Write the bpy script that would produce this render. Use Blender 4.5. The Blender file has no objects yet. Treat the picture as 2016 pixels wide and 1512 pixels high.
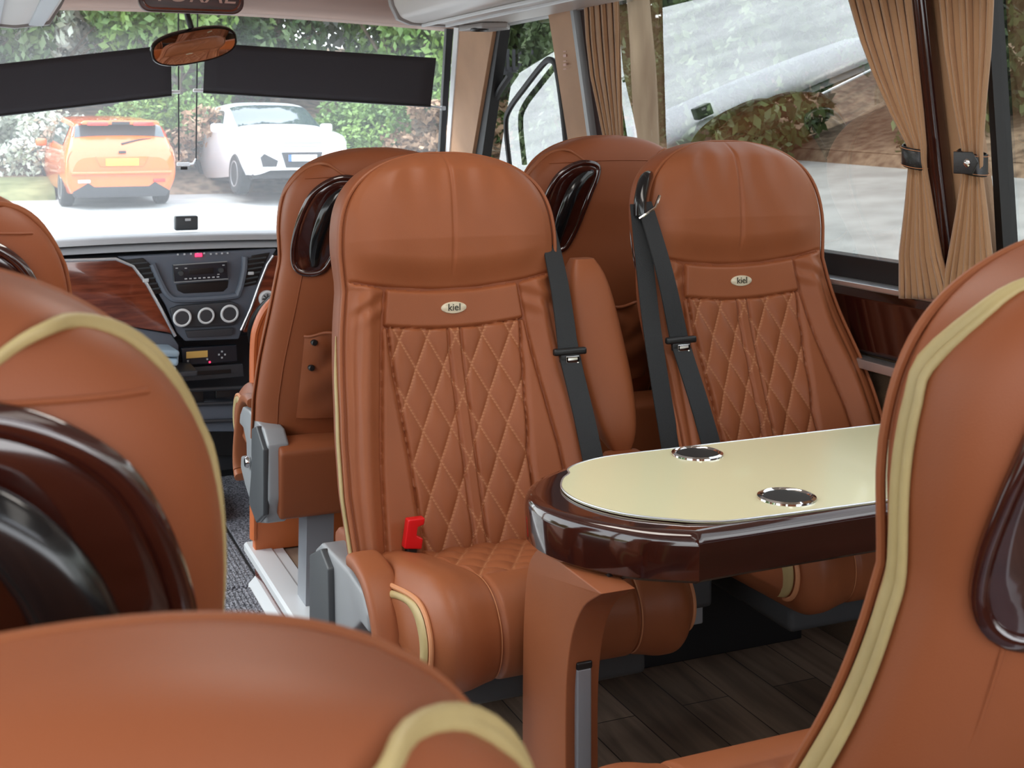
import bpy, bmesh, math, random
from mathutils import Vector, Matrix
import numpy as np
random.seed(7); rng = np.random.default_rng(7)
scn = bpy.context.scene; COL = scn.collection
PI = math.pi
# ------------------------------------------------------------------ measured camera (level, lens shifted down)
F = 2464.0; H = 1.27
_n = math.hypot(1048, 2464); CC = 2464/_n; SS = 1048/_n
def ray(u, v):
    a = (u-1008)/F; b = (247-v)/F
    return (SS+CC*a, CC-SS*a, b)
def atY(u, v, Y):
    r = ray(u, v); D = Y/r[1]; return Vector((D*r[0], Y, H+D*r[2]))
def atX(u, v, X):
    r = ray(u, v); D = X/r[0]; return Vector((X, D*r[1], H+D*r[2]))
def atZ(u, v, z):
    r = ray(u, v); D = (z-H)/r[2]; return Vector((D*r[0], D*r[1], z))
def wallX(z): return 1.95-0.19*(z-0.9) if z > 0.9 else 1.95
def atWall(u, v, off=0.0):
    r = ray(u, v); D = (1.95-off-0.19*(H-0.9))/(r[0]+0.19*r[2])
    return Vector((D*r[0], D*r[1], H+D*r[2]))
# ------------------------------------------------------------------ materials
def mat(name, col, rough=0.5, metal=0.0, spec=0.5, noise=None, bump=None, coat=0.0, emit=None, sheen=0.0, trans=0.0):
    m = bpy.data.materials.new(name); m.use_nodes = True
    nt = m.node_tree; b = nt.nodes['Principled BSDF']
    b.inputs['Base Color'].default_value = (*col, 1); b.inputs['Roughness'].default_value = rough
    b.inputs['Metallic'].default_value = metal; b.inputs['Specular IOR Level'].default_value = spec
    b.inputs['Coat Weight'].default_value = coat; b.inputs['Coat Roughness'].default_value = 0.05
    b.inputs['Sheen Weight'].default_value = sheen
    b.inputs['Transmission Weight'].default_value = trans
    if emit: b.inputs['Emission Color'].default_value = (*emit[0], 1); b.inputs['Emission Strength'].default_value = emit[1]
    tc = nt.nodes.new('ShaderNodeTexCoord')
    if noise:   # (scale, amount, [stretch], [colour2])
        n = nt.nodes.new('ShaderNodeTexNoise'); n.inputs['Scale'].default_value = noise[0]; n.inputs['Detail'].default_value = 6
        mp = nt.nodes.new('ShaderNodeMapping'); mp.inputs['Scale'].default_value = noise[2] if len(noise) > 2 else (1, 1, 1)
        nt.links.new(tc.outputs['Object'], mp.inputs[0]); nt.links.new(mp.outputs[0], n.inputs['Vector'])
        r = nt.nodes.new('ShaderNodeValToRGB'); a = noise[1]
        c2 = noise[3] if len(noise) > 3 else tuple(min(1, c*(1+a)) for c in col)
        c1 = col if len(noise) > 3 else tuple(c*(1-a) for c in col)
        r.color_ramp.elements[0].color = (*c1, 1); r.color_ramp.elements[1].color = (*c2, 1)
        r.color_ramp.elements[0].position = 0.35; r.color_ramp.elements[1].position = 0.65
        nt.links.new(n.outputs['Fac'], r.inputs[0]); nt.links.new(r.outputs[0], b.inputs['Base Color'])
    if bump:    # (scale, strength, [kind], [stretch])
        kind = bump[2] if len(bump) > 2 else 'n'
        if kind == 'v': n = nt.nodes.new('ShaderNodeTexVoronoi'); o = n.outputs['Distance']
        else: n = nt.nodes.new('ShaderNodeTexNoise'); o = n.outputs['Fac']; n.inputs['Detail'].default_value = 4
        n.inputs['Scale'].default_value = bump[0]
        mp = nt.nodes.new('ShaderNodeMapping'); mp.inputs['Scale'].default_value = bump[3] if len(bump) > 3 else (1, 1, 1)
        nt.links.new(tc.outputs['Object'], mp.inputs[0]); nt.links.new(mp.outputs[0], n.inputs['Vector'])
        bp = nt.nodes.new('ShaderNodeBump'); bp.inputs['Strength'].default_value = bump[1]; bp.inputs['Distance'].default_value = 0.004
        nt.links.new(o, bp.inputs['Height']); nt.links.new(bp.outputs[0], b.inputs['Normal'])
    return m
def math_node(nt, op, a, b=None, c=None):
    n = nt.nodes.new('ShaderNodeMath'); n.operation = op
    for i, x in enumerate((a, b, c)):
        if x is None: continue
        if isinstance(x, (int, float)): n.inputs[i].default_value = x
        else: nt.links.new(x, n.inputs[i])
    return n.outputs[0]
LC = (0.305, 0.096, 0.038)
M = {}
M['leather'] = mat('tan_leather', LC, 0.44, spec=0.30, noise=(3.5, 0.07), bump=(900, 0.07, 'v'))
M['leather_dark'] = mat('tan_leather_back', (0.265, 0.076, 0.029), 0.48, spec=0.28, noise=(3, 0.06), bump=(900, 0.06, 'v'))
M['orange'] = mat('orange_leather', (0.56, 0.135, 0.035), 0.42, noise=(4, 0.05), bump=(900, 0.06, 'v'))
M['cream'] = mat('cream_leather', (0.43, 0.325, 0.145), 0.5, noise=(9, 0.10), bump=(60, 0.25))
M['stitch'] = mat('tan_thread', (0.60, 0.26, 0.12), 0.6)
M['black'] = mat('black_plastic', (0.012, 0.012, 0.013), 0.35, bump=(300, 0.1))
M['gloss_black'] = mat('gloss_black_grip', (0.008, 0.008, 0.009), 0.16, spec=0.6)
M['belt'] = mat('belt_webbing', (0.018, 0.021, 0.024), 0.62, bump=(900, 0.5, 'n', (1, 1, 0.15)))
M['grey'] = mat('grey_plastic', (0.30, 0.31, 0.325), 0.35, spec=0.5)
M['grey_dark'] = mat('dark_grey_plastic', (0.055, 0.06, 0.066), 0.45)
M['post'] = mat('grey_painted_metal', (0.30, 0.31, 0.34), 0.4, metal=0.3)
M['alu'] = mat('brushed_aluminium', (0.78, 0.80, 0.84), 0.28, metal=0.85, bump=(60, 0.15, 'n', (1, 30, 1)))
M['step'] = mat('lit_step_nosing', (0.80, 0.82, 0.85), 0.35, metal=0.2)  # aluminium nosing, made paler to stand in for light falling on it
M['chrome'] = mat('chrome', (0.85, 0.85, 0.86), 0.08, metal=1.0)
M['white_trim'] = mat('white_trim', (0.75, 0.76, 0.78), 0.35)
M['red'] = mat('red_plastic', (0.75, 0.01, 0.015), 0.3)
M['ivory'] = mat('ivory_badge', (0.72, 0.66, 0.50), 0.3)
M['ink'] = mat('badge_ink', (0.03, 0.03, 0.02), 0.4)
M['wood'] = mat('gloss_mahogany', (0.032, 0.006, 0.004), 0.12, spec=0.6, coat=1.0, noise=(9, 0.5, (0.6, 6, 6), (0.042, 0.009, 0.006)))
M['sign_wood'] = mat('dark_red_sign_board', (0.06, 0.012, 0.008), 0.35, noise=(9, 0.4, (0.6, 6, 6)))
M['wood_red'] = mat('gloss_red_wood', (0.11, 0.022, 0.011), 0.15, coat=1.0, noise=(7, 0.5, (1, 4, 8), (0.24, 0.055, 0.026)))
M['laminate'] = mat('pale_yellow_laminate', (0.86, 0.84, 0.55), 0.22, coat=0.5)
M['curtain'] = mat('tan_curtain', (0.42, 0.235, 0.125), 0.85, sheen=0.3, bump=(500, 0.2))
M['pillar'] = mat('tan_pillar_cover', (0.50, 0.29, 0.17), 0.65, noise=(5, 0.08), bump=(200, 0.15))
M['header'] = mat('brown_header_lining', (0.30, 0.165, 0.115), 0.7, noise=(4, 0.06))
M['carpet_wall'] = mat('brown_wall_carpet', (0.11, 0.065, 0.035), 0.95, bump=(300, 0.6))
M['rack'] = mat('pale_rack_panel', (0.62, 0.56, 0.52), 0.35)
M['rack_grey'] = mat('grey_rack_end', (0.30, 0.27, 0.26), 0.4)
M['rack_lamp'] = mat('blue_grey_rack_strip', (0.42, 0.45, 0.50), 0.35)
M['rubber'] = mat('black_rubber', (0.012, 0.011, 0.012), 0.55)
M['blind'] = mat('dark_blind_fabric', (0.022, 0.017, 0.020), 0.85, bump=(600, 0.2))
M['dash'] = mat('slate_dash_plastic', (0.13, 0.15, 0.19), 0.42, bump=(300, 0.15))
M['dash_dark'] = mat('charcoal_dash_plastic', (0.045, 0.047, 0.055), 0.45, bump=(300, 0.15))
M['dash_top'] = mat('glare_dash_top', (0.46, 0.47, 0.50), 0.45)  # paleness stands in for daylight glare on the top
M['radio'] = mat('radio_face', (0.02, 0.024, 0.034), 0.3)
M['amber'] = mat('amber_display', (0.52, 0.33, 0.10), 0.3, emit=((0.6, 0.36, 0.1), 0.25))
M['redlamp'] = mat('red_warning_lamp', (0.9, 0.05, 0.1), 0.3, emit=((1, 0.03, 0.10), 3.0))
M['icon'] = mat('pale_icons', (0.6, 0.62, 0.65), 0.4)
M['bluecloth'] = mat('pale_blue_cloth', (0.36, 0.48, 0.58), 0.8)
M['paper'] = mat('white_paper', (0.8, 0.8, 0.8), 0.7)
M['well'] = mat('matte_black_cup', (0.006, 0.006, 0.006), 0.6)
M['gold'] = mat('brass_latch', (0.65, 0.45, 0.14), 0.3, metal=0.9)
M['case'] = mat('black_case_leather', (0.010, 0.010, 0.014), 0.25, coat=0.4, bump=(250, 0.2, 'v'))
M['sign_letter'] = mat('pink_sign_letters', (0.62, 0.36, 0.30), 0.3)
M['tyre'] = mat('tyre', (0.02, 0.02, 0.022), 0.8)
M['rim'] = mat('alloy_rim', (0.62, 0.63, 0.66), 0.25, metal=0.6)
M['car_orange'] = mat('orange_car_paint', (0.80, 0.135, 0.014), 0.25, coat=1.0)
M['car_white'] = mat('white_car_paint', (0.82, 0.84, 0.88), 0.2, coat=1.0)
M['car_glass'] = mat('car_glass', (0.03, 0.045, 0.05), 0.05, spec=1.0)
M['car_dark'] = mat('car_dark_plastic', (0.02, 0.02, 0.024), 0.6)
M['tail'] = mat('red_tail_lamp', (0.65, 0.02, 0.01), 0.2, coat=1)
M['lamp_clear'] = mat('clear_headlamp', (0.75, 0.78, 0.8), 0.1, coat=1)
M['yellow'] = mat('yellow_number_plate', (0.80, 0.55, 0.05), 0.4)
M['plate_white'] = mat('white_number_plate', (0.75, 0.8, 0.85), 0.4)
M['plate_blue'] = mat('blue_plate_band', (0.03, 0.12, 0.5), 0.4)
M['bark'] = mat('bark', (0.12, 0.085, 0.06), 0.9, noise=(6, 0.4, (1, 1, 0.2), (0.26, 0.20, 0.14)), bump=(14, 1.0, 'n', (1, 1, 0.25)))
M['leaf'] = mat('green_leaves', (0.07, 0.14, 0.03), 0.5, noise=(1.3, 0.4, (1, 1, 1), (0.20, 0.32, 0.07)))
M['leaf_dark'] = mat('dark_evergreen_leaves', (0.030, 0.065, 0.018), 0.5, noise=(1.6, 0.4, (1, 1, 1), (0.12, 0.18, 0.06)))
M['leaf_pale'] = mat('pale_blossom_leaves', (0.30, 0.36, 0.24), 0.6, noise=(1.2, 0.4, (1, 1, 1), (0.75, 0.76, 0.70)))
M['leaf_brown'] = mat('dry_brown_leaves', (0.16, 0.09, 0.045), 0.8, noise=(3, 0.4, (1, 1, 1), (0.42, 0.27, 0.17)))
M['fence'] = mat('dark_fence', (0.05, 0.05, 0.06), 0.7)
M['asphalt'] = mat('pale_asphalt', (0.30, 0.30, 0.29), 0.9, noise=(1.4, 0.4, (1, 1, 1), (0.42, 0.42, 0.405)), bump=(45, 0.8))
M['soil'] = mat('leaf_litter_soil', (0.10, 0.065, 0.04), 0.95, noise=(5, 0.4, (1, 1, 1), (0.27, 0.19, 0.125)), bump=(20, 1.0))
M['grass'] = mat('grass_verge', (0.09, 0.10, 0.03), 0.9, noise=(3, 0.4, (1, 1, 1), (0.20, 0.21, 0.09)), bump=(30, 1.0))
M['kerb'] = mat('kerb_stone', (0.50, 0.50, 0.47), 0.9)

def wood_floor():
    m = bpy.data.materials.new('grey_brown_planks'); m.use_nodes = True; nt = m.node_tree; b = nt.nodes['Principled BSDF']
    tc = nt.nodes.new('ShaderNodeTexCoord'); mp = nt.nodes.new('ShaderNodeMapping'); mp.inputs['Rotation'].default_value = (0, 0, PI/2)
    nt.links.new(tc.outputs['Object'], mp.inputs[0])
    br = nt.nodes.new('ShaderNodeTexBrick'); br.inputs['Scale'].default_value = 1; br.inputs['Brick Width'].default_value = 0.95
    br.inputs['Row Height'].default_value = 0.118; br.inputs['Mortar Size'].default_value = 0.0016; br.inputs['Mortar Smooth'].default_value = 0.3
    br.inputs['Color1'].default_value = (0.17, 0.118, 0.085, 1); br.inputs['Color2'].default_value = (0.36, 0.26, 0.195, 1); br.inputs['Mortar'].default_value = (0.02, 0.013, 0.01, 1)
    nt.links.new(mp.outputs[0], br.inputs['Vector'])
    mp2 = nt.nodes.new('ShaderNodeMapping'); mp2.inputs['Scale'].default_value = (26, 2.2, 1); nt.links.new(tc.outputs['Object'], mp2.inputs[0])
    n = nt.nodes.new('ShaderNodeTexNoise'); n.inputs['Scale'].default_value = 1.0; n.inputs['Detail'].default_value = 8; n.inputs['Distortion'].default_value = 0.8
    nt.links.new(mp2.outputs[0], n.inputs['Vector'])
    mx = nt.nodes.new('ShaderNodeMix'); mx.data_type = 'RGBA'; mx.blend_type = 'MULTIPLY'; mx.inputs[0].default_value = 0.85
    rp = nt.nodes.new('ShaderNodeValToRGB'); rp.color_ramp.elements[0].position = 0.3; rp.color_ramp.elements[1].position = 0.7
    rp.color_ramp.elements[0].color = (0.45, 0.42, 0.4, 1); rp.color_ramp.elements[1].color = (1.15, 1.1, 1.05, 1)
    nt.links.new(n.outputs['Fac'], rp.inputs[0]); nt.links.new(br.outputs['Color'], mx.inputs[6]); nt.links.new(rp.outputs[0], mx.inputs[7])
    nt.links.new(mx.outputs[2], b.inputs['Base Color']); b.inputs['Roughness'].default_value = 0.5
    bp = nt.nodes.new('ShaderNodeBump'); bp.inputs['Strength'].default_value = 0.3; bp.inputs['Distance'].default_value = 0.003
    nt.links.new(n.outputs['Fac'], bp.inputs['Height']); nt.links.new(bp.outputs[0], b.inputs['Normal'])
    return m
M['planks'] = wood_floor()

def ribbed_mat():
    m = bpy.data.materials.new('ribbed_grey_matting'); m.use_nodes = True; nt = m.node_tree; b = nt.nodes['Principled BSDF']
    tc = nt.nodes.new('ShaderNodeTexCoord'); n = nt.nodes.new('ShaderNodeTexNoise'); n.inputs['Scale'].default_value = 160
    nt.links.new(tc.outputs['Object'], n.inputs['Vector'])
    r = nt.nodes.new('ShaderNodeValToRGB'); r.color_ramp.elements[0].position = 0.42; r.color_ramp.elements[1].position = 0.62
    r.color_ramp.elements[0].color = (0.06, 0.06, 0.072, 1); r.color_ramp.elements[1].color = (0.38, 0.38, 0.43, 1)
    nt.links.new(n.outputs['Fac'], r.inputs[0]); nt.links.new(r.outputs[0], b.inputs['Base Color']); b.inputs['Roughness'].default_value = 0.8
    return m
M['matting'] = ribbed_mat()

def quilt_mat(name, axes, a, bb):
    """leather with pale thread along the diamond seams; object coordinates of the part (x and axes[1])"""
    m = M['leather'].copy(); m.name = name; nt = m.node_tree; b = nt.nodes['Principled BSDF']
    tc = [n for n in nt.nodes if n.type == 'TEX_COORD'][0]
    sx = nt.nodes.new('ShaderNodeSeparateXYZ'); nt.links.new(tc.outputs['Object'], sx.inputs[0])
    X, Y = sx.outputs[0], sx.outputs[axes]
    u = math_node(nt, 'DIVIDE', X, a); v = math_node(nt, 'DIVIDE', Y, bb)
    outs = []
    for op in ('ADD', 'SUBTRACT'):
        s = math_node(nt, op, u, v); f = math_node(nt, 'PINGPONG', s, 0.5)      # 0 on the seam lines
        outs.append(math_node(nt, 'LESS_THAN', f, 0.022))
        f2 = math_node(nt, 'ABSOLUTE', math_node(nt, 'SUBTRACT', f, 0.045)); outs.append(math_node(nt, 'MULTIPLY', math_node(nt, 'LESS_THAN', f2, 0.009), 0.6))
    k = math_node(nt, 'MAXIMUM', math_node(nt, 'MAXIMUM', outs[0], outs[2]), math_node(nt, 'MAXIMUM', outs[1], outs[3]))
    dash = math_node(nt, 'GREATER_THAN', math_node(nt, 'PINGPONG', math_node(nt, 'MULTIPLY', Y, 160), 0.5), 0.12)
    k = math_node(nt, 'MULTIPLY', k, math_node(nt, 'MULTIPLY', dash, 0.5))
    mx = nt.nodes.new('ShaderNodeMix'); mx.data_type = 'RGBA'; nt.links.new(k, mx.inputs[0])
    src = b.inputs['Base Color'].links[0].from_socket; nt.links.new(src, mx.inputs[6]); mx.inputs[7].default_value = (0.62, 0.30, 0.15, 1)
    nt.links.new(mx.outputs[2], b.inputs['Base Color'])
    return m
QA, QB = 0.062, 0.118
M['quilt_back'] = quilt_mat('quilted_leather_back', 2, QA, QB)
M['quilt_seat'] = quilt_mat('quilted_leather_seat', 1, QA, QB)

def glass_mat(name, tint, f0, haze=0.0):
    """thin pane: transmits with a tint, mirrors a Schlick share f0 + (1-f0)(1-cos)^5, the same from both faces"""
    m = bpy.data.materials.new(name); m.use_nodes = True; nt = m.node_tree; nt.nodes.clear()
    o = nt.nodes.new('ShaderNodeOutputMaterial'); mix = nt.nodes.new('ShaderNodeMixShader')
    t = nt.nodes.new('ShaderNodeBsdfTransparent'); t.inputs[0].default_value = (*tint, 1)
    g = nt.nodes.new('ShaderNodeBsdfGlossy'); g.inputs['Roughness'].default_value = 0.0; g.inputs[0].default_value = (1, 1, 1, 1)
    ge = nt.nodes.new('ShaderNodeNewGeometry'); dt = nt.nodes.new('ShaderNodeVectorMath'); dt.operation = 'DOT_PRODUCT'
    nt.links.new(ge.outputs['Normal'], dt.inputs[0]); nt.links.new(ge.outputs['Incoming'], dt.inputs[1])
    c = math_node(nt, 'SUBTRACT', 1.0, math_node(nt, 'ABSOLUTE', dt.outputs['Value'])); k = math_node(nt, 'MULTIPLY_ADD', math_node(nt, 'POWER', c, 5.0), 1-f0, f0)
    nt.links.new(k, mix.inputs[0]); nt.links.new(t.outputs[0], mix.inputs[1]); nt.links.new(g.outputs[0], mix.inputs[2])
    if haze:      # translucent share added to veil the view in pale haze
        tr = nt.nodes.new('ShaderNodeBsdfTranslucent'); tr.inputs[0].default_value = (0.93, 0.97, 1.0, 1); m2 = nt.nodes.new('ShaderNodeMixShader'); m2.inputs[0].default_value = haze
        nt.links.new(mix.outputs[0], m2.inputs[1]); nt.links.new(tr.outputs[0], m2.inputs[2]); nt.links.new(m2.outputs[0], o.inputs[0])
    else: nt.links.new(mix.outputs[0], o.inputs[0])
    return m
M['glass_side'] = glass_mat('side_window_glass', (0.43, 0.44, 0.415), 0.30)
M['glass_left'] = glass_mat('left_window_glass', (0.66, 0.68, 0.66), 0.05)
M['glass_front'] = glass_mat('windscreen_glass', (0.95, 0.98, 0.98), 0.04, 0.055)

# ------------------------------------------------------------------ mesh helpers
def new_obj(name, me, parent=None, m=None):
    o = bpy.data.objects.new(name, me)
    if m is not None:
        me.materials.clear(); me.materials.append(m)
    COL.objects.link(o)
    if parent is not None: o.parent = parent
    return o
def mk_mesh(name, verts, faces, m=None, smooth=True):
    me = bpy.data.meshes.new(name); me.from_pydata([tuple(v) for v in verts], [], [tuple(f) for f in faces])
    if m is not None: me.materials.append(m)
    if smooth and len(me.polygons): me.polygons.foreach_set('use_smooth', [True]*len(me.polygons))
    me.update(); return me
def recalc(me):
    bm = bmesh.new(); bm.from_mesh(me); bmesh.ops.recalc_face_normals(bm, faces=bm.faces); bm.to_mesh(me); bm.free(); return me
class MB:
    """collects shapes into one mesh"""
    def __init__(s): s.v = []; s.f = []; s.flat = []
    def add(s, verts, faces, smooth=True):
        o = len(s.v); s.v += [tuple(v) for v in verts]; s.f += [tuple(i+o for i in f) for f in faces]; s.flat += [not smooth]*len(faces); return s
    def box(s, c, size, r=0.0, rot=None):
        bm = bmesh.new(); bmesh.ops.create_cube(bm, size=1)
        bmesh.ops.scale(bm, vec=size, verts=bm.verts)
        if r > 0: bmesh.ops.bevel(bm, geom=bm.edges[:], offset=min(r, min(size)*0.49), segments=3, profile=0.6, affect='EDGES')
        if rot is not None: bmesh.ops.rotate(bm, cent=(0, 0, 0), matrix=rot, verts=bm.verts)
        bmesh.ops.translate(bm, vec=c, verts=bm.verts); s._bm(bm, r > 0); return s
    def _bm(s, bm, smooth):
        bm.verts.ensure_lookup_table(); bm.verts.index_update()
        s.add([v.co[:] for v in bm.verts], [[v.index for v in f.verts] for f in bm.faces], smooth); bm.free()
    def prism(s, pts, axis, a, b, r=0.0):
        """polygon pts (2D) extruded along axis ('x': pts=(y,z), 'y': pts=(x,z), 'z': pts=(x,y)) from a to b"""
        def P(p, t): return (t, p[0], p[1]) if axis == 'x' else (p[0], t, p[1]) if axis == 'y' else (p[0], p[1], t)
        bm = bmesh.new(); vs = [bm.verts.new(P(p, a)) for p in pts]; f = bm.faces.new(vs)
        ex = bmesh.ops.extrude_face_region(bm, geom=[f]); d = b-a
        vec = (d, 0, 0) if axis == 'x' else (0, d, 0) if axis == 'y' else (0, 0, d)
        bmesh.ops.translate(bm, vec=vec, verts=[e for e in ex['geom'] if isinstance(e, bmesh.types.BMVert)])
        bmesh.ops.recalc_face_normals(bm, faces=bm.faces)
        if r > 0: bmesh.ops.bevel(bm, geom=bm.edges[:], offset=r, segments=3, profile=0.6, affect='EDGES', clamp_overlap=True)
        s._bm(bm, r > 0); return s
    def tube(s, path, r, n=10, closed=False, ry=None, caps=True, up=None):
        """round or elliptical tube; r radius (or list), ry second radius along `up`"""
        P = [Vector(p) for p in path]; N = len(P); rings = []; prev = None
        for i in range(N):
            if closed: t = P[(i+1) % N]-P[i-1]
            else: t = P[min(i+1, N-1)]-P[max(i-1, 0)]
            t.normalize()
            if up is not None: b = Vector(up)
            elif prev is None: b = Vector((0, 0, 1)) if abs(t.z) < 0.9 else Vector((1, 0, 0))
            else: b = prev
            nrm = b-t*b.dot(t); nrm.normalize(); prev = nrm; bi = t.cross(nrm)
            ra = r[i] if isinstance(r, (list, tuple)) else r; rb = (ry[i] if isinstance(ry, (list, tuple)) else ry) if ry is not None else ra
            rings.append([P[i]+nrm*(rb*math.sin(2*PI*k/n))+bi*(ra*math.cos(2*PI*k/n)) for k in range(n)])
        s.loft(rings, closed, caps); return s
    def loft(s, rings, closed=False, caps=True):
        n = len(rings[0]); v = [p for r in rings for p in r]; f = []
        R = len(rings)
        for i in range(R if closed else R-1):
            a = i*n; b = ((i+1) % R)*n
            for k in range(n): k2 = (k+1) % n; f.append((a+k, a+k2, b+k2, b+k))
        if caps and not closed: f.append(tuple(range(n))[::-1]); f.append(tuple((R-1)*n+k for k in range(n)))
        s.add(v, f); return s
    def lathe(s, c, prof, n=24, axis='z'):
        rings = []
        for (r, h) in prof:
            ring = []
            for k in range(n):
                a = 2*PI*k/n; x, y = r*math.cos(a), r*math.sin(a)
                p = (x, y, h) if axis == 'z' else (x, h, y) if axis == 'y' else (h, x, y)
                ring.append((c[0]+p[0], c[1]+p[1], c[2]+p[2]))
            rings.append(ring)
        s.loft(rings); return s
    def grid(s, P):
        R = len(P); C = len(P[0]); s.add([p for r in P for p in r], [(i*C+j, i*C+j+1, (i+1)*C+j+1, (i+1)*C+j) for i in range(R-1) for j in range(C-1)]); return s
    def mesh(s, name='m', m=None, fix=True):
        me = mk_mesh(name, s.v, s.f, m, True)
        me.polygons.foreach_set('use_smooth', [not x for x in s.flat])
        if fix: recalc(me)
        me.set_sharp_from_angle(angle=math.radians(42)) if hasattr(me, 'set_sharp_from_angle') else None
        return me
    def build(s, name, m, parent=None, fix=True): return new_obj(name, s.mesh(name, m, fix), parent)
def tag(o, label=None, cat=None, group=None, kind=None):
    if label: o['label'] = label
    if cat: o['category'] = cat
    if group: o['group'] = group
    if kind: o['kind'] = kind
    return o
def thing(name, label, cat, loc=(0, 0, 0), rz=0, group=None):
    o = bpy.data.objects.new(name, None); COL.objects.link(o); o.location = loc; o.rotation_euler = (0, 0, rz); o.empty_display_size = 0.1
    return tag(o, label, cat, group)
def struct(o): o['kind'] = 'structure'; return o
def text_mesh(txt, size, depth, m, font_shear=0.0):
    cu = bpy.data.curves.new('lettering', 'FONT'); cu.body = txt; cu.size = size; cu.extrude = depth; cu.align_x = 'CENTER'; cu.align_y = 'CENTER'; cu.shear = font_shear
    o = bpy.data.objects.new('tmp_text', cu); COL.objects.link(o); bpy.context.view_layer.update()
    me = bpy.data.meshes.new_from_object(o.evaluated_get(bpy.context.evaluated_depsgraph_get())); bpy.data.objects.remove(o, do_unlink=True)
    me.materials.clear(); me.materials.append(m); return me
def interp(x, xs, ys): return float(np.interp(x, xs, ys))
def spline(pts, n=8, closed=False):
    """Catmull-Rom through points"""
    P = [Vector(p) for p in pts]; N = len(P); out = []
    for i in range(N if closed else N-1):
        p0 = P[(i-1) % N] if closed or i > 0 else P[0]; p1 = P[i]; p2 = P[(i+1) % N]; p3 = P[(i+2) % N] if closed or i+2 < N else P[-1]
        for k in range(n):
            t = k/n; out.append(0.5*((2*p1)+(p2-p0)*t+(2*p0-5*p1+4*p2-p3)*t*t+(3*p1-p0-3*p2+p3)*t**3))
    if not closed: out.append(P[-1])
    return out
# ================================================================== the coach seat (local: faces -y, origin on the floor below z=.88 of the backrest)
ZT = 1.212; ZB = 0.40
_zs = np.linspace(0.2, 1.4, 601); _sl = 0.25-0.15*np.tanh((_zs-0.82)/0.06); _yc = np.concatenate([[0], np.cumsum((_sl[1:]+_sl[:-1])/2*(_zs[1]-_zs[0]))]); _yc -= np.interp(0.88, _zs, _yc)
def yc(z): return np.interp(z, _zs, _yc)
def hw(z):
    z = np.asarray(z, float)
    w = np.interp(z, [0.38, 0.44, 0.55, 0.65, 0.75, 0.85, 0.93, 1.0, 1.3], [0.262, 0.27, 0.276, 0.272, 0.263, 0.252, 0.241, 0.247, 0.249])
    q = np.clip((z-0.985)/(ZT-0.985), 0, 1)
    return w*np.clip(1-q**3.1, 0, 1)**(1/2.3)
def ht(z):
    z = np.asarray(z, float); q = np.clip((z-1.02)/(ZT-1.02), 0, 1)
    return (0.056+0.012*np.clip((z-0.93)/0.1, 0, 1))*np.clip(1-q**4, 0, 1)**0.5
def wing(z): return np.interp(z, [0.4, 0.7, 0.93, 1.2], [0.075, 0.06, 0.028, 0.012])
PE = 4.2
def prof(x, z):
    w = np.maximum(hw(z), 1e-4); r = np.clip(np.abs(x)/w, 0, 1); return (1-r**PE)**(1/PE), r
def front_y(x, z): p, r = prof(x, z); return yc(z)+0.056-ht(z)*p-wing(z)*r**2.5
def rear_y(x, z): p, r = prof(x, z); return yc(z)+0.056+(ht(z)+0.012)*p-wing(z)*r**2.5
def sst(e0, e1, x): t = np.clip((x-e0)/(e1-e0), 0, 1); return t*t*(3-2*t)
def seam_z(x): return 0.921+0.030*(np.abs(x)/0.24)**2
def g(d, s=0.0035): return np.exp(-(d/s)**2)
def relief(x, z):
    """outward displacement of the front cover and the panel each point is in"""
    ax = np.abs(x); w = hw(z); r = ax/np.maximum(w, 1e-4)
    sz = seam_z(x)
    head = z > sz
    d = np.zeros_like(x)
    # headrest cushion
    hd = 0.016*sst(0, 0.07, z-sz)*(1-sst(0.6, 1.0, r))
    wr = 0.0022*np.sin(x*95+np.sin(z*18)*1.2)*sst(1.04, 1.15, z)*(1-sst(0.8, 1, r))*np.exp(-(x/0.12)**2)
    hd = hd+wr+0.0012*np.sin(x*60+z*25)-0.0035*g(x, 0.004)*sst(0.93, 1.0, z)
    # lower panels
    top = 0.842+0.012*(ax/0.15)**2
    xb = np.interp(z, [0.42, 0.6, 0.8, 0.92], [0.205, 0.192, 0.165, 0.150])
    xq = np.interp(z, [0.42, 0.6, 0.75, 0.86], [0.118, 0.128, 0.142, 0.148])
    yoke = (~head) & (z > top) & (ax < xb)
    quilt = (~head) & (z <= top) & (ax < xq)
    flank = (~head) & (z <= top) & (ax >= xq) & (ax < xb)
    bol = (~head) & (ax >= xb)
    u = x/QA; v = z/QB
    qd = 0.0085*np.clip(np.abs(np.sin(PI*(u+v))*np.sin(PI*(u-v))), 0, 1)**0.42
    strip = ax < 0.013
    qd = np.where(strip, 0.0065-0.0*ax, qd); qd -= 0.007*g(ax-0.014, 0.003)
    bd = 0.020*sst(0, 0.04, ax-xb)*(1-sst(0.75, 1.0, r)) + 0.0026*np.sin((ax*80+z*150))*g(z-0.895, 0.035) + 0.0016*np.sin(ax*70-z*22)*sst(0.5, 0.8, z)
    crease = -0.006*g(ax-(xb+0.62*(w-xb)), 0.006)*(1-sst(0.86, 0.9, z))
    d = np.where(head, hd, np.where(yoke, 0.006, np.where(quilt, qd, np.where(flank, 0.007*sst(0, 0.015, ax-xq), bd+crease))))
    d = d-0.009*g(z-sz, 0.0045)-np.where(~head & (ax < xb), 0.006*g(z-top, 0.003), 0)-np.where(~head, 0.008*g(ax-xb, 0.004), 0)-np.where(~head & (z < top), 0.006*g(ax-xq, 0.0035), 0)
    reg = np.where(head, 0, np.where(yoke, 1, np.where(quilt, 2, np.where(flank, np.where(x < 0, 3, 6), np.where(x < 0, 4, 5)))))
    return d, reg
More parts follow.
